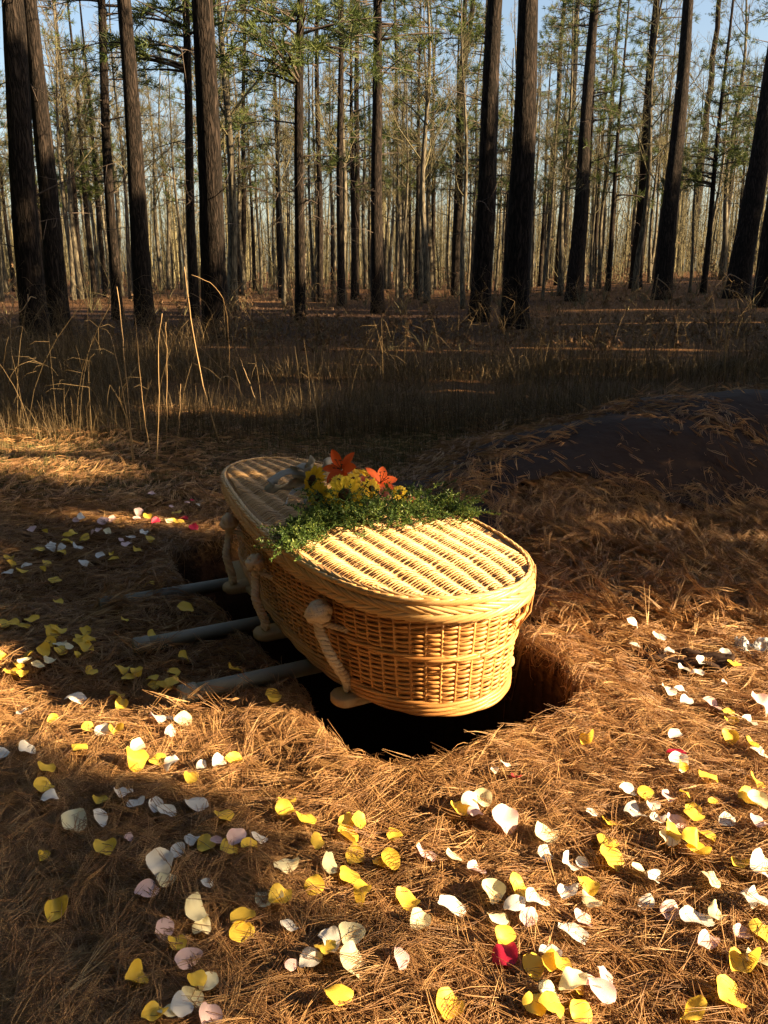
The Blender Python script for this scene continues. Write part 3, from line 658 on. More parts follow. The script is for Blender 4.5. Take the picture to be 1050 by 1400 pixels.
# ---------------------------------------------------------------- coffin
tt=np.array([0,.012,.04,.09,.15,.23,.33,.5,.7,.95,1.2,1.5,1.75,1.88,1.97,2.04,2.085,2.10])
hw_=np.array([0,.085,.155,.215,.262,.302,.334,.362,.375,.365,.345,.308,.268,.235,.19,.13,.065,0])
def outline(off=0.0,n=720):
    t=np.concatenate([tt,tt[-2:0:-1]]); w_=np.concatenate([hw_,-hw_[-2:0:-1]])
    P=np.stack([t,w_],-1); P=np.concatenate([P,P[:1]])
    # smooth closed resample
    s=np.r_[0,np.cumsum(np.hypot(*np.diff(P,axis=0).T))]; u=np.linspace(0,s[-1],n,endpoint=False)
    Q=np.stack([np.interp(u,s,P[:,0]),np.interp(u,s,P[:,1])],-1)
    k=max(3,n//50)
    ker=np.ones(2*k+1)/(2*k+1)
    for _ in range(2):
        Q=np.stack([np.convolve(np.r_[Q[-k:,j],Q[:,j],Q[:k,j]],ker,'valid') for j in range(2)],-1)
    T=np.roll(Q,-1,0)-np.roll(Q,1,0); T/=np.linalg.norm(T,axis=1,keepdims=True); Nn=np.stack([-T[:,1],T[:,0]],-1)
    if np.mean(np.sum(Nn*(Q-Q.mean(0)),1))<0: Nn=-Nn
    Q=Q+Nn*off
    # resample evenly
    P=np.concatenate([Q,Q[:1]]); s=np.r_[0,np.cumsum(np.hypot(*np.diff(P,axis=0).T))]; u=np.linspace(0,s[-1],n,endpoint=False)
    Q=np.stack([np.interp(u,s,P[:,0]),np.interp(u,s,P[:,1])],-1)
    T=np.roll(Q,-1,0)-np.roll(Q,1,0); T/=np.linalg.norm(T,axis=1,keepdims=True); Nn2=np.stack([-T[:,1],T[:,0]],-1)
    if np.mean(np.sum(Nn2*(Q-Q.mean(0)),1))<0: Nn2=-Nn2
    return Q,Nn2,s[-1]
# coffin root frame: origin under the head end, local x = w, local y = -t direction
ZB,ZR,ZT=.092,.432,.505
root=empty('wicker_coffin',(HEAD[0],HEAD[1],ZB),0)
def L3(Q,z):                               # (t,w) + height -> local coords of root
    p=-a2[None]*Q[:,:1]+nn2[None]*Q[:,1:2]
    zz=np.broadcast_to(np.asarray(z,float),(len(Q),))
    return np.stack([p[:,0],p[:,1],zz-ZB],-1)
NS=88; SUB=10; NP=NS*SUB
Qb,Nb,per=outline(0,NP)
hb=lambda z:-.048*(1-(z-ZB)/(ZT-ZB))**1.0-.012   # inward batter toward the base
R=np.random.default_rng(3)
m=MB(); rows=36; ph=np.arange(NP)/SUB*np.pi
zrow=np.linspace(ZB+.048,ZR-.004,rows)
allP=[];allR=[];tin=[]
for k,z in enumerate(zrow):
    wale = abs(z-(ZB+.60*(ZR-ZB)))<.006
    amp=.0058*np.cos(ph+(k%2)*np.pi)
    jit=.0012*(n1(np.arange(NP)*.06+k*3.1,k*1.7)-.5)*2
    zz=z+.0018*np.sin(ph*.5+k)+jit+.0014*np.sin(ph*.5*2+(k%2)*np.pi+.7)
    P=L3(Qb+Nb*(hb(z)+amp+.001*(R.random()-.5))[:,None],zz); allP.append(P); allR.append(np.full(NP,.0046)*(1+.22*(n2(np.arange(NP)*.045+k*5,k*.9)-.5)))
    tv=.5+.30*R.normal()*.6+.55*(n3(np.arange(NP)*.05+k*11.3,k*2.1)-.5)*1.7
    tin.append(np.repeat(tv,6))
m.tubes(np.array(allP),np.array(allR),6,closed=True,flat=(.75,1.12)); m.a[-1]=np.clip(np.concatenate(tin),0,1)
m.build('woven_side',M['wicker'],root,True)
m=MB()                                      # stakes
for k in range(NS):
    i=k*SUB+SUB//2; q=Qb[i:i+1]; nv=Nb[i:i+1]; zs=np.linspace(ZB+.01,ZR+.01,6)
    P=np.concatenate([L3(q+nv*hb(z),z) for z in zs]); m.tubes(P,.0058,6,tint=R.random())
m.build('stakes',M['wicker'],root,True)
m=MB()                                      # twisted waling bands
def wale(z,off,n=3,r=.006,pitch=2,tw=.006):
    for j in range(n):
        a_=ph*2/pitch/2*1.0+j*2*np.pi/n
        P=L3(Qb+Nb*(hb(z)+off+tw*np.cos(a_))[:,None],z+tw*1.0*np.sin(a_)); m.tubes(P,r,6,closed=True,tint=R.random())
zm=ZB+.60*(ZR-ZB)
wale(zm,.005,3,.0055,3,.0055)
for zz_,o_ in ((ZB+.012,.006),(ZB+.026,.005),(ZB+.040,.004)): wale(zz_,o_,3,.0068,4,.006)
wale(ZR-.002,.004,3,.006,3,.005)
m.build('waling',M['wicker'],root,True)
# inner lining wall and floor
m=MB(); Pl=[L3(Qb+Nb*(hb(z)-.010),z) for z in (ZB+.006,ZR+.03)]; V=np.concatenate(Pl+[Pl[0].mean(0)[None]]); i=np.arange(NP); j=(i+1)%NP
m.add(V,np.stack([i,j,j+NP,i+NP],-1),np.stack([j,i,np.full(NP,2*NP)],-1)); m.build('lining',M['lining'],root,True)
# lid: braided rim
lid=MB(); NB=108; SB=10; NQ=NB*SB
Ql,Nl,perl=outline(.004,NQ)
u=np.arange(NQ)
def arc_strip(centers,dirn,zc,hgt_,n,length,rad,fl,offs,seed):
    """overlapping slanted strips that form the plait"""
    R=np.random.default_rng(seed); K=7; s=np.linspace(-.5,.5,K); PP=[]
    for k in range(n):
        c=k/n*NQ
        idx=(c+s*length*NQ/perl)%NQ; i0=np.floor(idx).astype(int)%NQ
        q=Ql[i0]; nv=Nl[i0]
        z=zc+dirn*s*hgt_+R.normal(0,.0008)
        bulge=offs+.0045*np.cos(s*np.pi)+.004*s*1.0
        PP.append(L3(q+nv*bulge[:,None],z))
    return np.array(PP)
# two opposed rows make the herringbone, a third lies along the top edge
for zc,dr,sd in ((ZR+.016,1,1),(ZR+.042,-1,2)):
    P=arc_strip(None,dr,zc,.030,NB,.135,None,None,.011,sd); lid.tubes(P,np.array([.0035,.0062,.0072,.0075,.0072,.0062,.0035]),7,tint=np.random.default_rng(sd).random(NB),flat=(.62,1.0))
P=arc_strip(None,1,ZT-.008,.020,NB,.15,None,None,.008,3); lid.tubes(P,np.array([.003,.006,.007,.0075,.007,.006,.003]),7,tint=R.random(NB),flat=(.8,1))
P=arc_strip(None,-1,ZT+.002,.010,NB,.13,None,None,-.002,4); lid.tubes(P,np.array([.003,.006,.007,.0075,.007,.006,.003]),7,tint=R.random(NB),flat=(.9,.9))
band=MB()
Pi=[L3(Ql+Nl*o_,z) for o_,z in ((.006,ZR-.002),(.008,ZT-.005),(-.010,ZT+.002),(-.03,ZT-.002))]; i=np.arange(NQ); j=(i+1)%NQ
band.add(np.concatenate(Pi),np.concatenate([np.stack([i,j,j+NQ,i+NQ],-1)+k*NQ for k in range(3)]))
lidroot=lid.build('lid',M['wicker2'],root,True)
lidroot.data.name='lid'
band.build('rim_backing',M['lining'],lidroot,True)
# lid: woven top, fine transverse rods over lengthwise stakes
m=MB(); tip=.022; nrow=int((2.10-2*tip)/.0068)
def halfw(t): return np.interp(t,tt,hw_)
STK_W=.074
K=150
for k in range(nrow):
    t=tip+k*.0068; hw1=max(.02,float(halfw(t))-.014); n_=max(8,int(K*hw1/.37)); w_=np.linspace(-hw1,hw1,n_)
    dome=.020*(1-(w_/.38)**2)*min(1,t/.3,(2.1-t)/.3)
    sc=hw1/.361*STK_W if False else STK_W*(.62+.38*float(halfw(t))/.375)
    hump=.0040*np.cos(2*np.pi*w_/sc)
    alt=.0036*np.cos(np.pi*w_/sc+np.pi*(k%2)+.0)
    z=ZT-.006+dome+hump+alt+.0008*R.normal()
    tj=t+.0022*np.sin(w_*40+k*1.3)*(.5)+.0016*np.cos(np.pi*w_/sc+np.pi*(k%2))
    P=L3(np.stack([tj,w_],-1),z); m.tubes(P,.0032*(1+.18*R.normal()),5,tint=float(np.clip(.5+.45*R.normal(),0,1)),up=(0,0,1),flat=(1,.8))
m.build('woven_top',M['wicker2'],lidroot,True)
m=MB()
for w0 in np.arange(-4,5):
    t=np.linspace(.05,2.05,60); sc=STK_W*(.62+.38*halfw(t)/.375); w_=w0*sc; ok=np.abs(w_)<halfw(t)-.02
    if ok.sum()<3: continue
    t=t[ok]; w_=w_[ok]; dome=.020*(1-(w_/.38)**2)*np.minimum(1,np.minimum(t/.3,(2.1-t)/.3))
    m.tubes(L3(np.stack([t,w_],-1),ZT-.008+dome),.0055,6,tint=R.random(),up=(0,0,1))
m.build('lid_stakes',M['wicker2'],lidroot,True)
m=MB(); Pi=L3(Ql-Nl*.012,ZT-.010); V=np.concatenate([Pi,L3(np.array([[1.0,0]]),ZT-.004)]); m.add(V,None,np.stack([i,j,np.full(NQ,NQ)],-1)); m.build('lid_lining',M['lining'],lidroot,True)
# twig latch on the head end
m=MB()
def wp(px,py,t0): return None
iL=int(np.argmin(np.hypot(Qb[:,0]-.085,Qb[:,1]-.20)))
def onside(i,dz,off): 
    i=int(i)%NP; return L3(Qb[i:i+1]+Nb[i:i+1]*(hb(dz)+off),dz)[0]
sgn=1 if Qb[(iL+5)%NP,1]>Qb[iL,1] else -1
for s_ in (-1,1):
    P=np.array([onside(iL+s_*4,ZT-.012,.020),onside(iL+s_*5,ZR+.02,.038),onside(iL+s_*5,ZR-.03,.03),onside(iL+s_*3,ZR-.075,.022),onside(iL+s_*2,ZR-.105,.014)]); m.tubes(P,.0035,6,tint=.3)
P=np.array([onside(iL+sgn*k,ZR-.045+k*.0006,.030-abs(k)*.0006) for k in np.linspace(-16,18,8)]); m.tubes(P,.0062,7,tint=.6)
P=np.array([onside(iL-sgn*9,ZR-.09,.02),onside(iL-sgn*2,ZR-.04,.045),onside(iL+sgn*4,ZR+.02,.040),onside(iL+sgn*6,ZT-.005,.035),onside(iL+sgn*7,ZT+.02,.03)]); m.tubes(P,.0028,5,tint=.2)
P=np.array([onside(iL+sgn*9,ZR-.08,.018),onside(iL+sgn*11,ZR-.03,.036),onside(iL+sgn*13,ZR+.02,.036),onside(iL+sgn*15,ZT+.01,.030)]); m.tubes(P,.0028,5,tint=.2)
P=np.array([onside(iL+sgn*18,ZR-.02,.02),onside(iL+sgn*17,ZR-.045,.035),onside(iL+sgn*17,ZR-.07,.02)]); m.tubes(P,.004,5,tint=.4)
m.build('latch',M['wicker'],root,True)
for _ in range(26):
    m=MB()
    i_=int(R.integers(0,NP)); z_=R.uniform(ZB+.06,ZR); d_=1 if R.random()<.5 else -1; nn_=int(R.integers(3,7))
    P=np.array([onside(i_+d_*j_*3,z_+.003*j_*R.uniform(-.5,1),.004+.0035*max(0,j_-nn_+4)) for j_ in range(nn_)]); m.tubes(P,.0034,5,tint=R.random()); m.build('loose_rod',M['wicker'],root,True)
for z_,w_,t_ in ((ZT-.02,-.19,2.0),(ZT-.01,-.27,1.8)):
    i_=int(np.argmin(np.hypot(Qb[:,0]-t_,Qb[:,1]-w_))); P=np.array([onside(i_,z_-.03,.01),onside(i_+6,z_-.015,.03),onside(i_+12,z_+.005,.055)]); m=MB(); m.tubes(P,.003,5,tint=.4); m.build('loose_rod',M['wicker'],root,True)
# rope handles
def twisted(P,r,n=3,pitch=.05):
    """three-strand rope along path P"""
    P=np.asarray(P); s=np.r_[0,np.cumsum(np.linalg.norm(np.diff(P,axis=0),axis=1))]; K=max(30,int(s[-1]/.004)); u=np.linspace(0,s[-1],K)
    C=np.stack([np.interp(u,s,P[:,j]) for j in range(3)],-1)
    for _ in range(12): C[1:-1]=.5*C[1:-1]+.25*(C[:-2]+C[2:])
    T=np.gradient(C,axis=0); T/=np.linalg.norm(T,axis=1,keepdims=True); A=np.cross(T,np.array([.3,.9,.2])); A/=np.linalg.norm(A,axis=1,keepdims=True); B=np.cross(A,T)
    out=[]
    for j in range(n):
        a=u/pitch*2*np.pi+j*2*np.pi/n; out.append(C+r*.60*(np.cos(a)[:,None]*A+np.sin(a)[:,None]*B))
    return np.array(out)
def rope_handle(t,side,zk,big,seed,footw):
    R=np.random.default_rng(seed); m=MB()
    ii_=[k for k in range(NP) if np.sign(Qb[k,1])==side]; i=min(ii_,key=lambda k:abs(Qb[k,0]-t))
    def sp(dt,off,z): 
        j=min(ii_,key=lambda k:abs(Qb[k,0]-(t+dt))); return L3(Qb[j:j+1]+Nb[j:j+1]*(hb(z)+off),z)[0]
    kc=sp(0,.050,zk)
    th=np.linspace(0,2*np.pi,40,endpoint=False); rr=.024*big
    for q_ in range(7):
        nv=R.normal(0,1,3); nv/=np.linalg.norm(nv); a_=np.cross(nv,[.3,.5,.8]); a_/=np.linalg.norm(a_); b_=np.cross(nv,a_)
        m.tubes(kc+nv*rr*.25*(q_%3-1)+rr*(np.cos(th)[:,None]*a_*R.uniform(.8,1.15)+np.sin(th)[:,None]*b_*R.uniform(.8,1.15)),.0105*big*R.uniform(.85,1.2),8,closed=True,tint=.45+.4*R.random(),up=nv)
    m.tubes(np.array([kc+d_*big for d_ in (np.array([0,0,-.024]),np.array([0,0,-.015]),np.array([0,0,.015]),np.array([0,0,.024]))]),np.array([.010,.021,.021,.010])*big,10,tint=.5)
    foot=sp(-.06,footw+.035,ZB+.004)
    for S in twisted([kc+np.array([0,0,-.012]),kc+np.array([0,0,-.06]),sp(-.05,.068+.5*footw,(zk+ZB)/2),foot+np.array([0,0,.03]),foot]  ,.0165): m.tubes(S,.0088*(1+.10*np.sin(np.arange(len(S))*2.1)),7,tint=float(np.clip(.5+.3*R.normal(),0,1)))
    # the standing part that goes into the weave
    for S in twisted([kc+np.array([0,0,-.035]),sp(-.05,.012,zk-.045),sp(-.09,-.006,zk-.05)],.009): m.tubes(S,.0055,6,tint=.1)
    m.build('rope_handle',M['rope'],root,True)
    return foot
HS=[(.42,.365,1.28,-.02),(1.02,.345,1.05,.03),(1.55,.36,1.1,.05)]
feet=[]
for k,(t_,zk,bg,fw) in enumerate(HS):
    for side in (-1,): feet.append((t_,side,rope_handle(t_,side,zk,bg,500+k*2+(side>0),fw)))
tag(root,'woven golden willow coffin with rounded ends and rope handles set over the open grave','coffin')

# bearer board under the coffin
br=empty('bearer_board',(HEAD[0],HEAD[1],ZB-.028),0)
def slab(m,poly,z0,z1,bev=.004,tint=.5):
    poly=np.asarray(poly,float); n=len(poly); c=poly.mean(0)
    ins=c+(poly-c)*(1-bev/np.linalg.norm(poly-c,axis=1,keepdims=True).mean())
    rings=[(ins,z0),(poly,z0+bev),(poly,z1-bev),(ins,z1)]
    V=np.concatenate([L3(p,z)+np.array([0,0,ZB-(ZB-.028)]) for p,z in rings]+[L3(c[None],z0)+np.array([0,0,.028]),L3(c[None],z1)+np.array([0,0,.028])])
    i=np.arange(n); j=(i+1)%n
    Q=np.concatenate([np.stack([i,j,j+n,i+n],-1)+k*n for k in range(3)]); T=np.concatenate([np.stack([j,i,np.full(n,4*n)],-1),np.stack([i+3*n,j+3*n,np.full(n,4*n+1)],-1)])
    m.add(V,Q,T,tint)
m=MB(); slab(m,[(.50,-.27),(.42,-.22),(.42,.22),(.50,.27),(1.72,.30),(1.80,.26),(1.80,-.26),(1.72,-.30)],ZB-.026,ZB-.003); m.build('plank',M['board'],br)
for t_,fw in ((.36,-.02),(.96,.025),(1.49,.045)):
    hwid=float(halfw(t_+.03))-.06+fw+.055; pl=[]
    for sgn_ in (-1,1):
        for a in np.linspace(-90,90,9): pl.append((t_+.048*math.sin(math.radians(a))*sgn_*-1*-1, sgn_*(hwid+.035*math.cos(math.radians(a)))))
    m=MB(); slab(m,pl,ZB-.030,ZB+.004 if False else ZB-.0005,.006,.7); m.build('crossbar',M['board'],br)
tag(br,'pale plywood bearer board with crossbars that carries the coffin','board')

# three steel pipes across the grave
PL=['nearest grey pipe under the head end of the coffin','middle grey pipe of the three crossing the grave','farthest grey pipe, partly buried in straw at its end']
for k,((x,y),lab) in enumerate(zip([(247,955),(184,885),(137,825)],PL)):
    p=at(x,y,.04); rr=.029; zc=(.052,.042,.032)[k]
    r_=empty('steel_pipe',(p[0],p[1],zc)); L=1.36
    dirv=np.array([nn2[0],nn2[1],0])
    m=MB(); ts=np.linspace(0,L,8); m.tubes(dirv[None]*ts[:,None],rr,20,up=(0,0,1)); m.build('tube',M['pipe'],r_,True)
    for c0 in (-.004,L-.055):
        m=MB(); m.tubes(dirv[None]*np.array([c0,c0+.004,c0+.055,c0+.059])[:,None],np.array([rr+.003,rr+.006,rr+.006,rr+.003]),20,up=(0,0,1)); m.build('collar',M['pipe'],r_,True)
    tag(r_,lab,'pipe','pipes laid across the grave')
# straw lying over pipe ends
R=np.random.default_rng(71); X=[];Y=[]
for (x,y,n) in ((155,822,90),(215,808,50),(205,890,40),(258,966,40),(330,962,14)):
    p=at(x,y,.05); X+=list(R.normal(p[0],.06,n)); Y+=list(R.normal(p[1],.03,n))
m=needles_on(0,(np.array(X),np.array(Y)),.13,.001,72,.085,up=.35,curl=.6); tag(m.build('straw_wisps',M['straw']),'wisps of straw lying over the pipe ends','pine straw',kind='stuff')
# straw curling over the lip of the grave
X=[];Y=[]
for i in range(len(hole)):
    a_,b_=hole[i],hole[(i+1)%len(hole)]; n=int(np.hypot(*(b_-a_))*160)
    if (a_[1]+b_[1])/2<3.3: 
        f=R.random(n)[:,None]; p=a_+(b_-a_)*f+R.normal(0,.025,(n,2)); X+=list(p[:,0]); Y+=list(p[:,1])
m=needles_on(0,(np.array(X),np.array(Y)),.10,.0009,73,.02,up=.22,curl=.9,over=.05); tag(m.build('straw_fringe',M['straw']),'straw fringe sticking out over the grave edge','pine straw',kind='stuff')

# ---------------------------------------------------------------- tarp over the dirt mound
def tarp(name,poly_px,zguess,lab,off=.03,seed=0,ext=None):
    m=MB(); n=90
    xs=np.linspace(ext[0],ext[1],n); ys=np.linspace(ext[2],ext[3],n); X,Y=np.meshgrid(xs,ys)
    Z=mound(X,Y)+off+.035*np.sin((X*1.3+Y*2.3)*2.1+n1(X*1.4,Y*1.4)*5)*n2(X,Y)+.05*(n3(X*2.6+4,Y*2.6)-.5)+.10*np.exp(-((X-.35)**2+(Y-4.4)**2)/.035)
    sd=sdf_poly(X,Y,np.array(poly_px)); return X,Y,Z,sd
tp=[(-.2,4.7),(.2,4.25),(.55,4.1),(.72,4.35),(.8,4.75),(1.1,4.9),(1.6,4.7),(2.2,4.55),(2.9,4.7),(3.9,4.9),(5.5,5.3),(5.9,8.0),(3.5,7.5),(1.7,6.3),(.7,5.75),(-.05,5.3)]
X,Y,Z,sd=tarp('t',tp,0,'',.035,0,(-.4,6.2,3.9,8.2))
keep=sd<0; n=90; ii=np.arange(n*n).reshape(n,n); q=np.stack([ii[:-1,:-1],ii[:-1,1:],ii[1:,1:],ii[1:,:-1]],-1).reshape(-1,4)
kq=keep.ravel()[q].all(1); q=q[kq]; us=np.unique(q); mp_=-np.ones(n*n,int); mp_[us]=np.arange(len(us))
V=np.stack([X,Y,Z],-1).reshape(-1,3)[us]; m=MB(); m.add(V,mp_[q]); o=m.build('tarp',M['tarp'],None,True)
sol=o.modifiers.new('s','SOLIDIFY'); sol.thickness=.006; sol.offset=1; sb=o.modifiers.new('b','SUBSURF'); sb.levels=1; sb.render_levels=1
tag(o,'dark brown tarp spread over the heap of dug earth','tarp')
# a fold of tarp poking out of the straw at right, and a scrap of clear plastic
def crumple(name,cx_,cy_,w_,d_,hh,lab,mat,cat,seed,n=26,zo=.02,rot=0):
    c=at(cx_,cy_,.1); z0=float(hgt(c[0],c[1])); u=np.linspace(-1,1,n); U,Vv=np.meshgrid(u,u); N_=VN(seed)
    e=1-.25*N_(np.arctan2(Vv,U)*1.5+5,0*U); X=U*w_*e; Y=Vv*d_*e; ca,sa=math.cos(rot),math.sin(rot); X,Y=X*ca-Y*sa,X*sa+Y*ca
    Z=hh*(N_(U*2.2+9,Vv*2.2+3)**1.0)+.5*hh*(N_(U*6,Vv*6)-.5)
    Z=Z+hgt(c[0]+X,c[1]+Y)-z0+zo; ii=np.arange(n*n).reshape(n,n)
    m=MB(); m.add(np.stack([X,Y,Z],-1),np.stack([ii[:-1,:-1],ii[:-1,1:],ii[1:,1:],ii[1:,:-1]],-1).reshape(-1,4)); o=m.build(name,mat,None,True); o.location=(c[0],c[1],z0)
    s=o.modifiers.new('s','SOLIDIFY'); s.thickness=.003; tag(o,lab,cat); return o
crumple('tarp_fold',940,872,.17,.09,.035,'small dark fold of tarp poking out of the straw on the right',M['tarp'],'tarp',81,rot=-.3)
crumple('plastic_scrap',1035,862,.07,.05,.05,'shiny crumpled clear plastic scrap at the right edge',M['plastic'],'plastic scrap',82)

# ---------------------------------------------------------------- flower spray on the lid
def simple(name,c,rough=.5,trans=.3,sp=.3,c2=None):
    c2=c2 or tuple(min(1,k*1.15) for k in c); return ramp_mat(name,[(0,c),(1,c2)],rough=rough,noise_scale=30,noise_mix=.6,spec=sp,trans=trans)
M['sun_petal']=simple('sunflower_yellow',(.86,.54,.015),c2=(.95,.74,.06)); M['disc']=simple('sunflower_disc',(.035,.015,.006),.9,0,c2=(.09,.04,.012))
M['lily']=simple('lily_orange',(.62,.07,.012),c2=(.85,.17,.03)); M['peach']=simple('peach_petal',(.85,.42,.28)); M['ribbon']=simple('ribbon_cream',(.36,.32,.26),.4,.5,c2=(.74,.68,.56)); M['stem']=simple('stem_green',(.05,.11,.02),.6,.0)
SP=at(500,700,ZT+.02); sproot=empty('flower_spray',SP)
def frame(d):
    d=np.array(d,float); d/=np.linalg.norm(d); a=np.cross(d,[0,0,1.0]); 
    if np.linalg.norm(a)<1e-3: a=np.array([1.0,0,0])
    a/=np.linalg.norm(a); b=np.cross(d,a); return d,a,b
def petal_ring(m,c,d,n,r0,L,wd,cup,seed,curl=0.0,K=6,notch=1.0):
    R=np.random.default_rng(seed); d,a,b=frame(d)
    for k in range(n):
        an=k/n*6.283+R.normal(0,.08); rd=math.cos(an)*a+math.sin(an)*b; td=np.cross(d,rd); l=L*R.uniform(.82,1.1); t=np.linspace(0,1,K); cu=cup+R.normal(0,.12)
        P=c+rd[None]*(r0+l*t*(1-.15*abs(cu)))[:,None]+d[None]*(l*(cu*t-curl*t*t))[:,None]
        w_=wd*np.sin(np.pi*np.clip(t*.88+.1,0,1))**.8*R.uniform(.85,1.1); w_[-1]=wd*.06
        mid=P-d[None]*(w_*.35)[:,None]; tin=R.random()
        V=np.stack([P-td*w_[:,None],mid,P+td*w_[:,None]],1).reshape(-1,3); i=np.arange(K-1)*3
        m.add(V,np.concatenate([np.stack([i,i+1,i+4,i+3],-1),np.stack([i+1,i+2,i+5,i+4],-1)]),None,tin)
def sunflower(x,y,z,d,R_,seed,lab=None,disc=.36):
    z=z+.012; R_=R_*1.22; c=at(x,y,z)-SP; m=MB(); petal_ring(m,c,d,17,R_*disc*.8,R_*.72,R_*.15,.15,seed,.25); petal_ring(m,c-frame(d)[0]*.004,d,15,R_*disc*.7,R_*.78,R_*.16,.0,seed+1,.3)
    o=m.build('sunflower',M['sun_petal'],sproot,True); dd,a,b=frame(d)
    k=MB(); rs=np.array([.02,.55,.95,1.0,.8])*R_*disc; hs=np.array([.006,.009,.004,-.002,-.008]); an=np.arange(20)/20*6.283
    V=np.concatenate([c+dd*h+r*(np.cos(an)[:,None]*a+np.sin(an)[:,None]*b) for r,h in zip(rs,hs)]); i=np.arange(20); j=(i+1)%20
    k.add(V,np.concatenate([np.stack([i,j,j+20,i+20],-1)+q_*20 for q_ in range(4)])); k.build('flower_disc',M['disc'],o,True)
    s=MB(); low=at(505,690,ZT+.02)-SP; s.tubes(np.array([c-dd*.008,c-dd*.04+np.array([0,0,-.03]),(c*.35+low*.65)]),[.004,.0035,.003],5); s.build('stem',M['stem'],o,True)
    if lab: o['label']=lab
sunflower(472,677,.600,(.10,-1,.42),.060,1,'open yellow sunflower with dark centre facing forward')
sunflower(427,657,.600,(-.75,-.55,.35),.056,3,'yellow sunflower turned to the left')
sunflower(436,680,.565,(-.35,-.8,.10),.045,5,'small yellow sunflower below the left one')
sunflower(487,640,.640,(.35,.1,1),.064,7,'yellow sunflower seen from the side at the top')
sunflower(463,657,.635,(-.1,-.6,.8),.034,9,disc=.2); sunflower(483,655,.63,(.2,-.6,.8),.034,11,disc=.2); sunflower(508,668,.595,(.5,-.7,.4),.042,13,disc=.25); sunflower(547,674,.575,(.3,-.8,.5),.034,15,disc=.2)
def lily(x,y,z,d,R_,seed,lab):
    z=z+.012; R_=R_*1.15; c=at(x,y,z)-SP; m=MB(); petal_ring(m,c,d,6,.004,R_,R_*.24,.55,seed,.35,8); o=m.build('lily',M['lily'],sproot,True); dd,a,b=frame(d)
    k=MB()
    for q_ in range(6):
        an=q_*1.05; e=c+dd*R_*.6+.02*(math.cos(an)*a+math.sin(an)*b); k.tubes(np.array([c,c+(e-c)*.6,e]),[.0012,.001,.001],4); k.tubes(np.array([e-a*.006,e,e+a*.006]),[.001,.0028,.001],5)
    k.build('stamens',M['disc'],o); o['label']=lab
lily(467,642,.650,(-.3,-.75,.6),.075,21,'deep orange lily on top of the sunflowers')
lily(520,660,.600,(.35,-.55,.8),.070,23,'bright orange lily right of the sunflowers')
for k,(x,y,z) in enumerate([(523,677,.575),(497,660,.61),(562,688,.555)]):
    m=MB(); c=at(x,y,z)-SP; petal_ring(m,c,(.1,-.6,.8),12,.003,.026,.011,.8,31+k,.2,5); petal_ring(m,c,(.1,-.6,.8),8,.001,.020,.009,1.3,41+k,.1,5); m.build('carnation',M['peach'],sproot,True)
# ribbon bow: broad loops that stand up off the lid
def ribbon_band(m,pts,wd,K=26,tw=None,sidev=(0,.3,1)):
    C=np.array([at(*p)-SP for p in pts]); tt_=np.linspace(0,len(C)-1,K); P=np.stack([np.interp(tt_,range(len(C)),C[:,j]) for j in range(3)],-1)
    for _ in range(4): P[1:-1]=.5*P[1:-1]+.25*(P[:-2]+P[2:])
    T=np.gradient(P,axis=0); T/=np.linalg.norm(T,axis=1,keepdims=True); sv=np.array(sidev,float); S=sv[None]-T*(T@sv)[:,None]; S/=np.linalg.norm(S,axis=1,keepdims=True)+1e-6
    if tw is not None:
        an=np.linspace(tw[0],tw[1],K); B=np.cross(T,S); S=S*np.cos(an)[:,None]+B*np.sin(an)[:,None]
    t=np.linspace(0,1,K); wd=(wd*(.35+.65*np.sin(np.pi*np.clip(t,.02,.98))**.6))[:,None]
    V=np.stack([P-S*wd,P-S*wd*.33+np.cross(T,S)*.004,P+S*wd*.33+np.cross(T,S)*.002,P+S*wd],1).reshape(-1,3); i=np.arange(K-1)*4
    m.add(V,np.concatenate([np.stack([i+k,i+k+1,i+k+5,i+k+4],-1) for k in range(3)]))
m=MB()
ribbon_band(m,[(428,655,.56),(412,644,.60),(392,642,.60),(372,655,.565),(364,672,.522),(380,672,.520),(396,664,.53),(412,658,.55),(428,657,.56)],.030,tw=(.2,1.1),sidev=(.45,.6,.65))
ribbon_band(m,[(430,654,.57),(416,636,.63),(404,634,.62),(402,648,.58),(414,656,.56),(430,656,.57)],.024,tw=(.3,1.2),sidev=(.5,.4,.7))
ribbon_band(m,[(432,652,.58),(427,634,.65),(420,627,.66),(421,640,.61),(431,652,.58)],.023,tw=(0,.9))
ribbon_band(m,[(436,652,.58),(446,634,.65),(456,632,.645),(452,646,.60),(438,653,.58)],.026,tw=(0,-.8))
ribbon_band(m,[(430,656,.56),(416,668,.535),(402,672,.522),(392,690,.513)],.015,tw=(0,1.2))
ribbon_band(m,[(430,656,.56),(422,672,.53),(418,684,.516),(410,700,.513)],.013,tw=(0,-1.2))
m.build('ribbon_bow',M['ribbon'],sproot,True).modifiers.new('s','SOLIDIFY').thickness=.0012
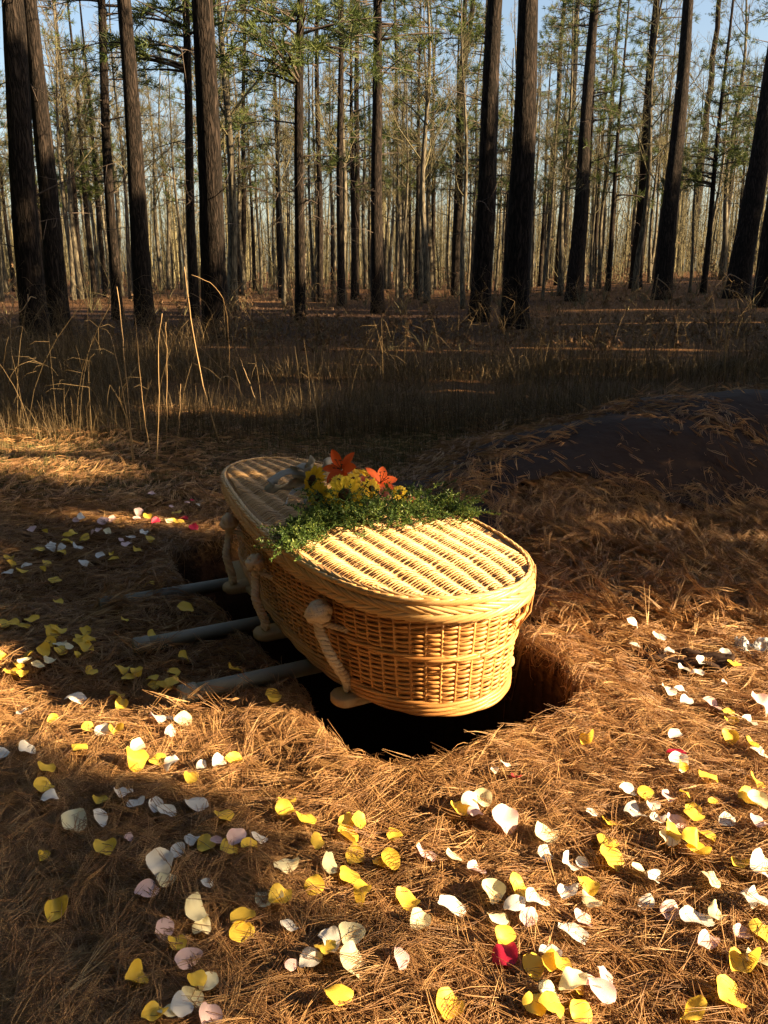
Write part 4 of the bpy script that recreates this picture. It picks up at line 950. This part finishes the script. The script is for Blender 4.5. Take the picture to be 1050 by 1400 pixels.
# cedar foliage
R=np.random.default_rng(9); m=MB()
ctrl=[(408,745,.515),(420,733,.52),(440,715,.53),(480,705,.54),(520,705,.55),(560,700,.54),(600,698,.53),(640,700,.52)]
C=np.array([at(*p)-SP for p in ctrl]); nsp=900
for k in range(nsp):
    f=R.random()*7; b=np.array([np.interp(f,range(8),C[:,j]) for j in range(3)]); mid=math.sin(np.clip(f/7,0,1)*math.pi)
    if k%5==0: b[2]+=R.uniform(0,.05)*mid; b[1]+=.02
    if k%9==0: b=np.array([C[3][0]+R.normal(0,.10),C[3][1]+.12+R.normal(0,.05),R.uniform(.0,.06)])
    b=b+R.normal(0,1,3)*np.array([.030,.065+.02*mid,.014+.017*mid]); b[2]=max(b[2],.0)
    d_=np.array([R.normal(.0,.8)+(f-3.5)*.18,R.normal(0,.8)-.1,abs(R.normal(.2,.6))]); d_/=np.linalg.norm(d_); L=R.uniform(.045,.105)
    K=6; t=np.linspace(0,1,K); P=b+d_[None]*L*t[:,None]+np.array([0,0,-.25])*L*(t**2)[:,None]; P[:,2]=np.maximum(P[:,2],.0)
    tn=R.random(); m.tubes(P,.0011,3,tint=tn*.5,cap=False)
    nl=26; tl=R.uniform(.1,1,nl); Bp=b+d_[None]*L*tl[:,None]+np.array([0,0,-.25])*L*(tl**2)[:,None]; Bp[:,2]=np.maximum(Bp[:,2],.001)
    dv=R.normal(0,.75,(nl,3))+d_*.8; dv/=np.linalg.norm(dv,axis=1,keepdims=True); S=np.cross(dv,R.normal(0,1,(nl,3))); S/=np.linalg.norm(S,axis=1,keepdims=True)
    l_=R.uniform(.007,.016,nl)[:,None]; V=np.stack([Bp,Bp+dv*l_*.5+S*.0022,Bp+dv*l_,Bp+dv*l_*.5-S*.0022],1); m.add(V,np.arange(nl*4).reshape(-1,4),None,np.repeat(np.clip(tn+.3*R.normal(0,1,nl),0,1),4))
m.build('cedar_foliage',M['cedar'],sproot)
tag(sproot,'spray of sunflowers, orange lilies and cedar with a cream ribbon on the coffin lid','flower arrangement')

# ---------------------------------------------------------------- petals
def pet_mat(n,c,c2): return ramp_mat(n,[(0,c),(1,c2)],rough=.5,noise_scale=2.5,noise_mix=.8,spec=.3,trans=.32)
PC={'y':('yellow',pet_mat('petal_yellow',(.80,.50,.03),(.90,.68,.12))),'w':('white',pet_mat('petal_white',(.78,.74,.66),(.88,.86,.80))),'c':('cream',pet_mat('petal_cream',(.82,.74,.42),(.90,.85,.60))),'p':('pale pink',pet_mat('petal_pink',(.72,.45,.45),(.86,.68,.64))),'r':('crimson',pet_mat('petal_crimson',(.48,.015,.05),(.62,.03,.08)))}
def petal_mesh(seed,mat):
    R=np.random.default_rng(seed); nr,na=7,20; m=MB(); cup=R.uniform(.05,.6); fold=R.normal(0,.7); wide=R.uniform(.62,.98); nick=R.uniform(0,.16); ex=R.uniform(.6,1.3)
    V=[(0,0,0)]
    for i in range(1,nr+1):
        r=i/nr
        for j in range(na):
            a=j/na*2*math.pi; x=math.cos(a)*r; y=math.sin(a)*r
            sh=1-.30*(max(0,-y)**1.5)     # pointed at the base
            X=x*wide*sh; Y=y*(1-nick*math.exp(-(x/.3)**2)*(y>0))
            Z=cup*(X*X*.8+Y*Y*.5)*ex+fold*max(0,(X*.8+Y*.6)-.25)**2+.07*math.sin(5*a+seed)*r**4+.15*math.sin(2*a+seed*2)*r*r+.08*math.sin(3*a+seed*1.7)*r**3
            V.append((X,Y,Z))
    T=[(0,1+j,1+(j+1)%na) for j in range(na)]; Q=[(1+i*na+j,1+(i+1)*na+j,1+(i+1)*na+(j+1)%na,1+i*na+(j+1)%na) for i in range(nr-1) for j in range(na)]
    V=np.array(V)*.5; V[:,2]-=V[:,2].min(); m.add(V,Q,T,.5); return m.mesh('petal',mat,True)
PM={k:[petal_mesh(900+7*i+ord(k),v[1]) for i in range(10)] for k,v in PC.items()}
A7='638,74,y 745,147,y 62,185,w 145,207,y,s 240,228,y 280,235,w 320,236,y 425,212,p 465,205,w,s 500,210,c 465,245,p 217,288,y 72,290,w 8,310,w 375,283,c 363,328,y,b 432,320,y 472,332,w 550,333,w,s 598,325,w 640,316,y 522,367,y 125,350,y 118,390,y 135,430,w 275,428,y 335,410,w 373,435,w 425,440,w 455,460,w 535,444,w,b 610,473,y 200,484,c,b 272,475,w 350,530,p,s 285,560,y 525,540,w 485,568,w 565,550,y 592,548,p,s 625,560,y 645,540,p 680,555,y 705,532,w 440,612,w,b 450,645,c 565,655,w,s 780,608,c,b 783,430,y 780,458,y 830,484,y 945,490,y 980,497,y 947,527,y 867,548,y 970,580,y,b 900,603,c,b 952,634,y 1038,603,y 860,660,y 998,694,y 400,675,p 148,730,y 120,580,y,s 530,740,c,b 550,780,c 445,780,p 480,822,y 510,860,p 665,760,y 660,790,y 740,700,c,b 765,705,y 793,775,w 370,917,y 567,930,c 535,945,y 520,968,c 900,800,w 955,795,c,b 905,825,w 848,865,w 890,860,y 963,873,c,b 793,878,p,s 915,970,y,b 418,1025,y 460,1018,c 497,1005,w 570,1025,p'
A8='780,22,w 932,27,w 865,47,w 957,57,y 818,70,w 855,87,w 930,105,w,s 775,130,w 810,127,w 825,158,w 895,170,p,b 1035,155,w 1015,183,p,b 940,190,y 950,212,y 995,215,w,b 795,248,w 943,255,y 1000,282,y 1025,300,w 798,302,r 802,332,w 812,345,y,s 555,263,y 300,350,w,s 328,343,w,s 362,365,r,s 883,372,y 1013,375,y 267,425,c 205,457,y 248,470,p 232,438,w 323,490,p,b 665,402,w 715,410,y 776,420,p 820,418,y,s 990,425,y 1018,440,c 900,436,y,s 845,455,y 845,483,y 568,462,w,s 620,493,y 443,520,c,b 685,468,w,b 735,445,w 750,480,w 798,485,p 937,485,w 1025,490,p 612,543,y 780,520,y 780,540,c 832,547,y 857,570,y 880,527,y 30,526,y 15,602,y 112,575,p 190,582,c 252,622,p 440,578,w 500,605,w,b 540,600,w,s 615,592,y,b 692,622,c 968,602,y 890,645,c 1025,610,w,b 290,678,c,b 365,665,y 415,703,w,b 357,728,w 395,748,p 505,680,w 557,668,y 568,707,c,b 718,710,w 778,732,p 62,703,y,b 93,758,c 180,725,w,b 310,752,c 320,800,y 543,757,p 510,795,w,b 332,855,r 40,862,p 455,850,w 410,882,y 450,885,y 480,888,y 855,755,w,b 905,737,c 883,815,p 975,790,p 990,700,w 1020,715,w,b 1030,788,y 978,878,y,b 1022,872,c 940,957,y,b 855,1020,y,b 173,990,y,b 595,913,p 405,988,y 452,1005,y 520,935,y 450,960,c 510,965,c,b 560,940,p 590,965,p,b 535,1010,y 735,640,w'
A3='728,195,p 895,238,p,s 918,232,r,s 945,262,w,s 822,255,p,s 845,285,y 875,315,r 805,325,c 835,325,y 860,332,y 745,325,r 705,302,y 665,293,p 655,312,p 925,358,r 365,328,p 388,320,w 490,322,p,b 535,312,p 153,362,p 213,380,y,s 320,395,y 345,385,y 318,425,y 250,433,w 240,455,w 297,460,w 180,468,y,b 290,480,y 370,450,w 405,415,y 460,395,p 512,375,c 625,400,w 688,380,w 580,415,p 605,435,p,b 653,462,y 718,412,y 480,490,w 543,512,y 530,475,y,s 398,525,w 42,503,y 50,528,y 128,538,w 223,530,y 205,575,y,s 37,570,w 100,575,y 262,607,y 712,640,y 275,712,y 888,748,y,b 593,803,y,s 725,885,y 870,990,y 10,812,y 60,817,y 118,828,y 153,812,y 240,840,y 250,865,y 280,858,y 405,852,y 390,878,y 375,905,y 425,900,y 285,917,c 240,905,y 330,935,c,s 290,945,y 410,935,y 370,965,y,s 205,950,y 140,965,y 10,975,y 120,1005,c 180,1015,c 230,990,c 85,1015,y 100,1055,y 50,1050,y 435,1045,y 580,1045,y 612,1075,y 658,1050,y 830,1050,y 730,1080,y 730,1115,y 785,1115,y 825,1110,y 560,1158,y 580,1203,y 355,1185,w,b'
pets=[]
def rd(s,fx,fy):
    for e in s.split():
        k=e.split(','); pets.append((fx(float(k[0])),fy(float(k[1])),k[2],{'s':.62,'b':1.3}.get(k[3] if len(k)>3 else '',1.0)))
rd(A7,lambda x:x/2,lambda y:880+y/2); rd(A8,lambda x:525+x/2,lambda y:880+y/2); rd(A3,lambda x:x/3.5,lambda y:620+y/3.5)
pets+=[(862,856,'w',1),(901,870,'w',1),(868,883,'w',.8),(755,828,'y',.9)]
def zone(x,y):
    if y<715 and x>175: return 'by the coffin foot'
    if y<780: return 'in the far shaded drift' if x<95 else 'in the shade behind the farthest pipe'
    if y<935 and x<60: return 'in the drift at the left edge'
    if y<935 and x<140: return 'in the drift left of the middle pipe'
    if y<960 and x<480: return 'in the coffin shadow around the pipes'
    if x>700 and y<915: return 'below the mound right of the coffin'
    if x>700 and y<1035: return 'in the sunlit drift beside the grave'
    row=0 if y<1090 else 1 if y<1170 else 2 if y<1260 else 3
    colm=int(min(4,x//210))
    return ('in the %s sunlit row, %s'%(['first','second','third','bottom'][row],['far left','left of centre','at centre','right of centre','far right'][colm]))
R=np.random.default_rng(77); zz={}
for p in pets: zz.setdefault((zone(p[0],p[1]),p[2]),[]).append(p)
placed=[]
for (zn,c),lst in zz.items():
    lst.sort(); n=len(lst)
    for k,(x,y,c_,s) in enumerate(lst):
        z=.03
        for _ in range(3):
            p=at(x,y,z); z=float(hgt(p[0],p[1]))+.047
        over=sum(1 for a in placed if math.hypot(a[0]-p[0],a[1]-p[1])<.035); placed.append((p[0],p[1]))
        o=share('petal',PM[c_][int(R.integers(10))],None,(p[0],p[1],z-.002+.011*over),None)
        e_=Vector((.30+R.normal(0,.24),-.10+R.normal(0,.22),1.0)); o.rotation_euler=(e_.to_track_quat('Z','Y')).to_euler(); o.rotation_mode='QUATERNION'; o.rotation_quaternion=e_.to_track_quat('Z','Y')@Quaternion((0,0,1),R.random()*6.283)
        sz=.058*s*R.uniform(.82,1.08)*(1.0 if y>900 else 1.05); o.scale=(sz,sz,sz*R.uniform(.7,1.5))
        nm=PC[c_][0]; sg={'s':'small '}.get('s' if s<.8 else '','large ' if s>1.2 else '')
        lab=('only %s petal %s'%(nm,zn)) if n==1 else ('%s of the %s petals %s'%(ordl(k).replace('the ',''),nm,zn))
        tag(o,lab,'petal','rose petals scattered on the straw')
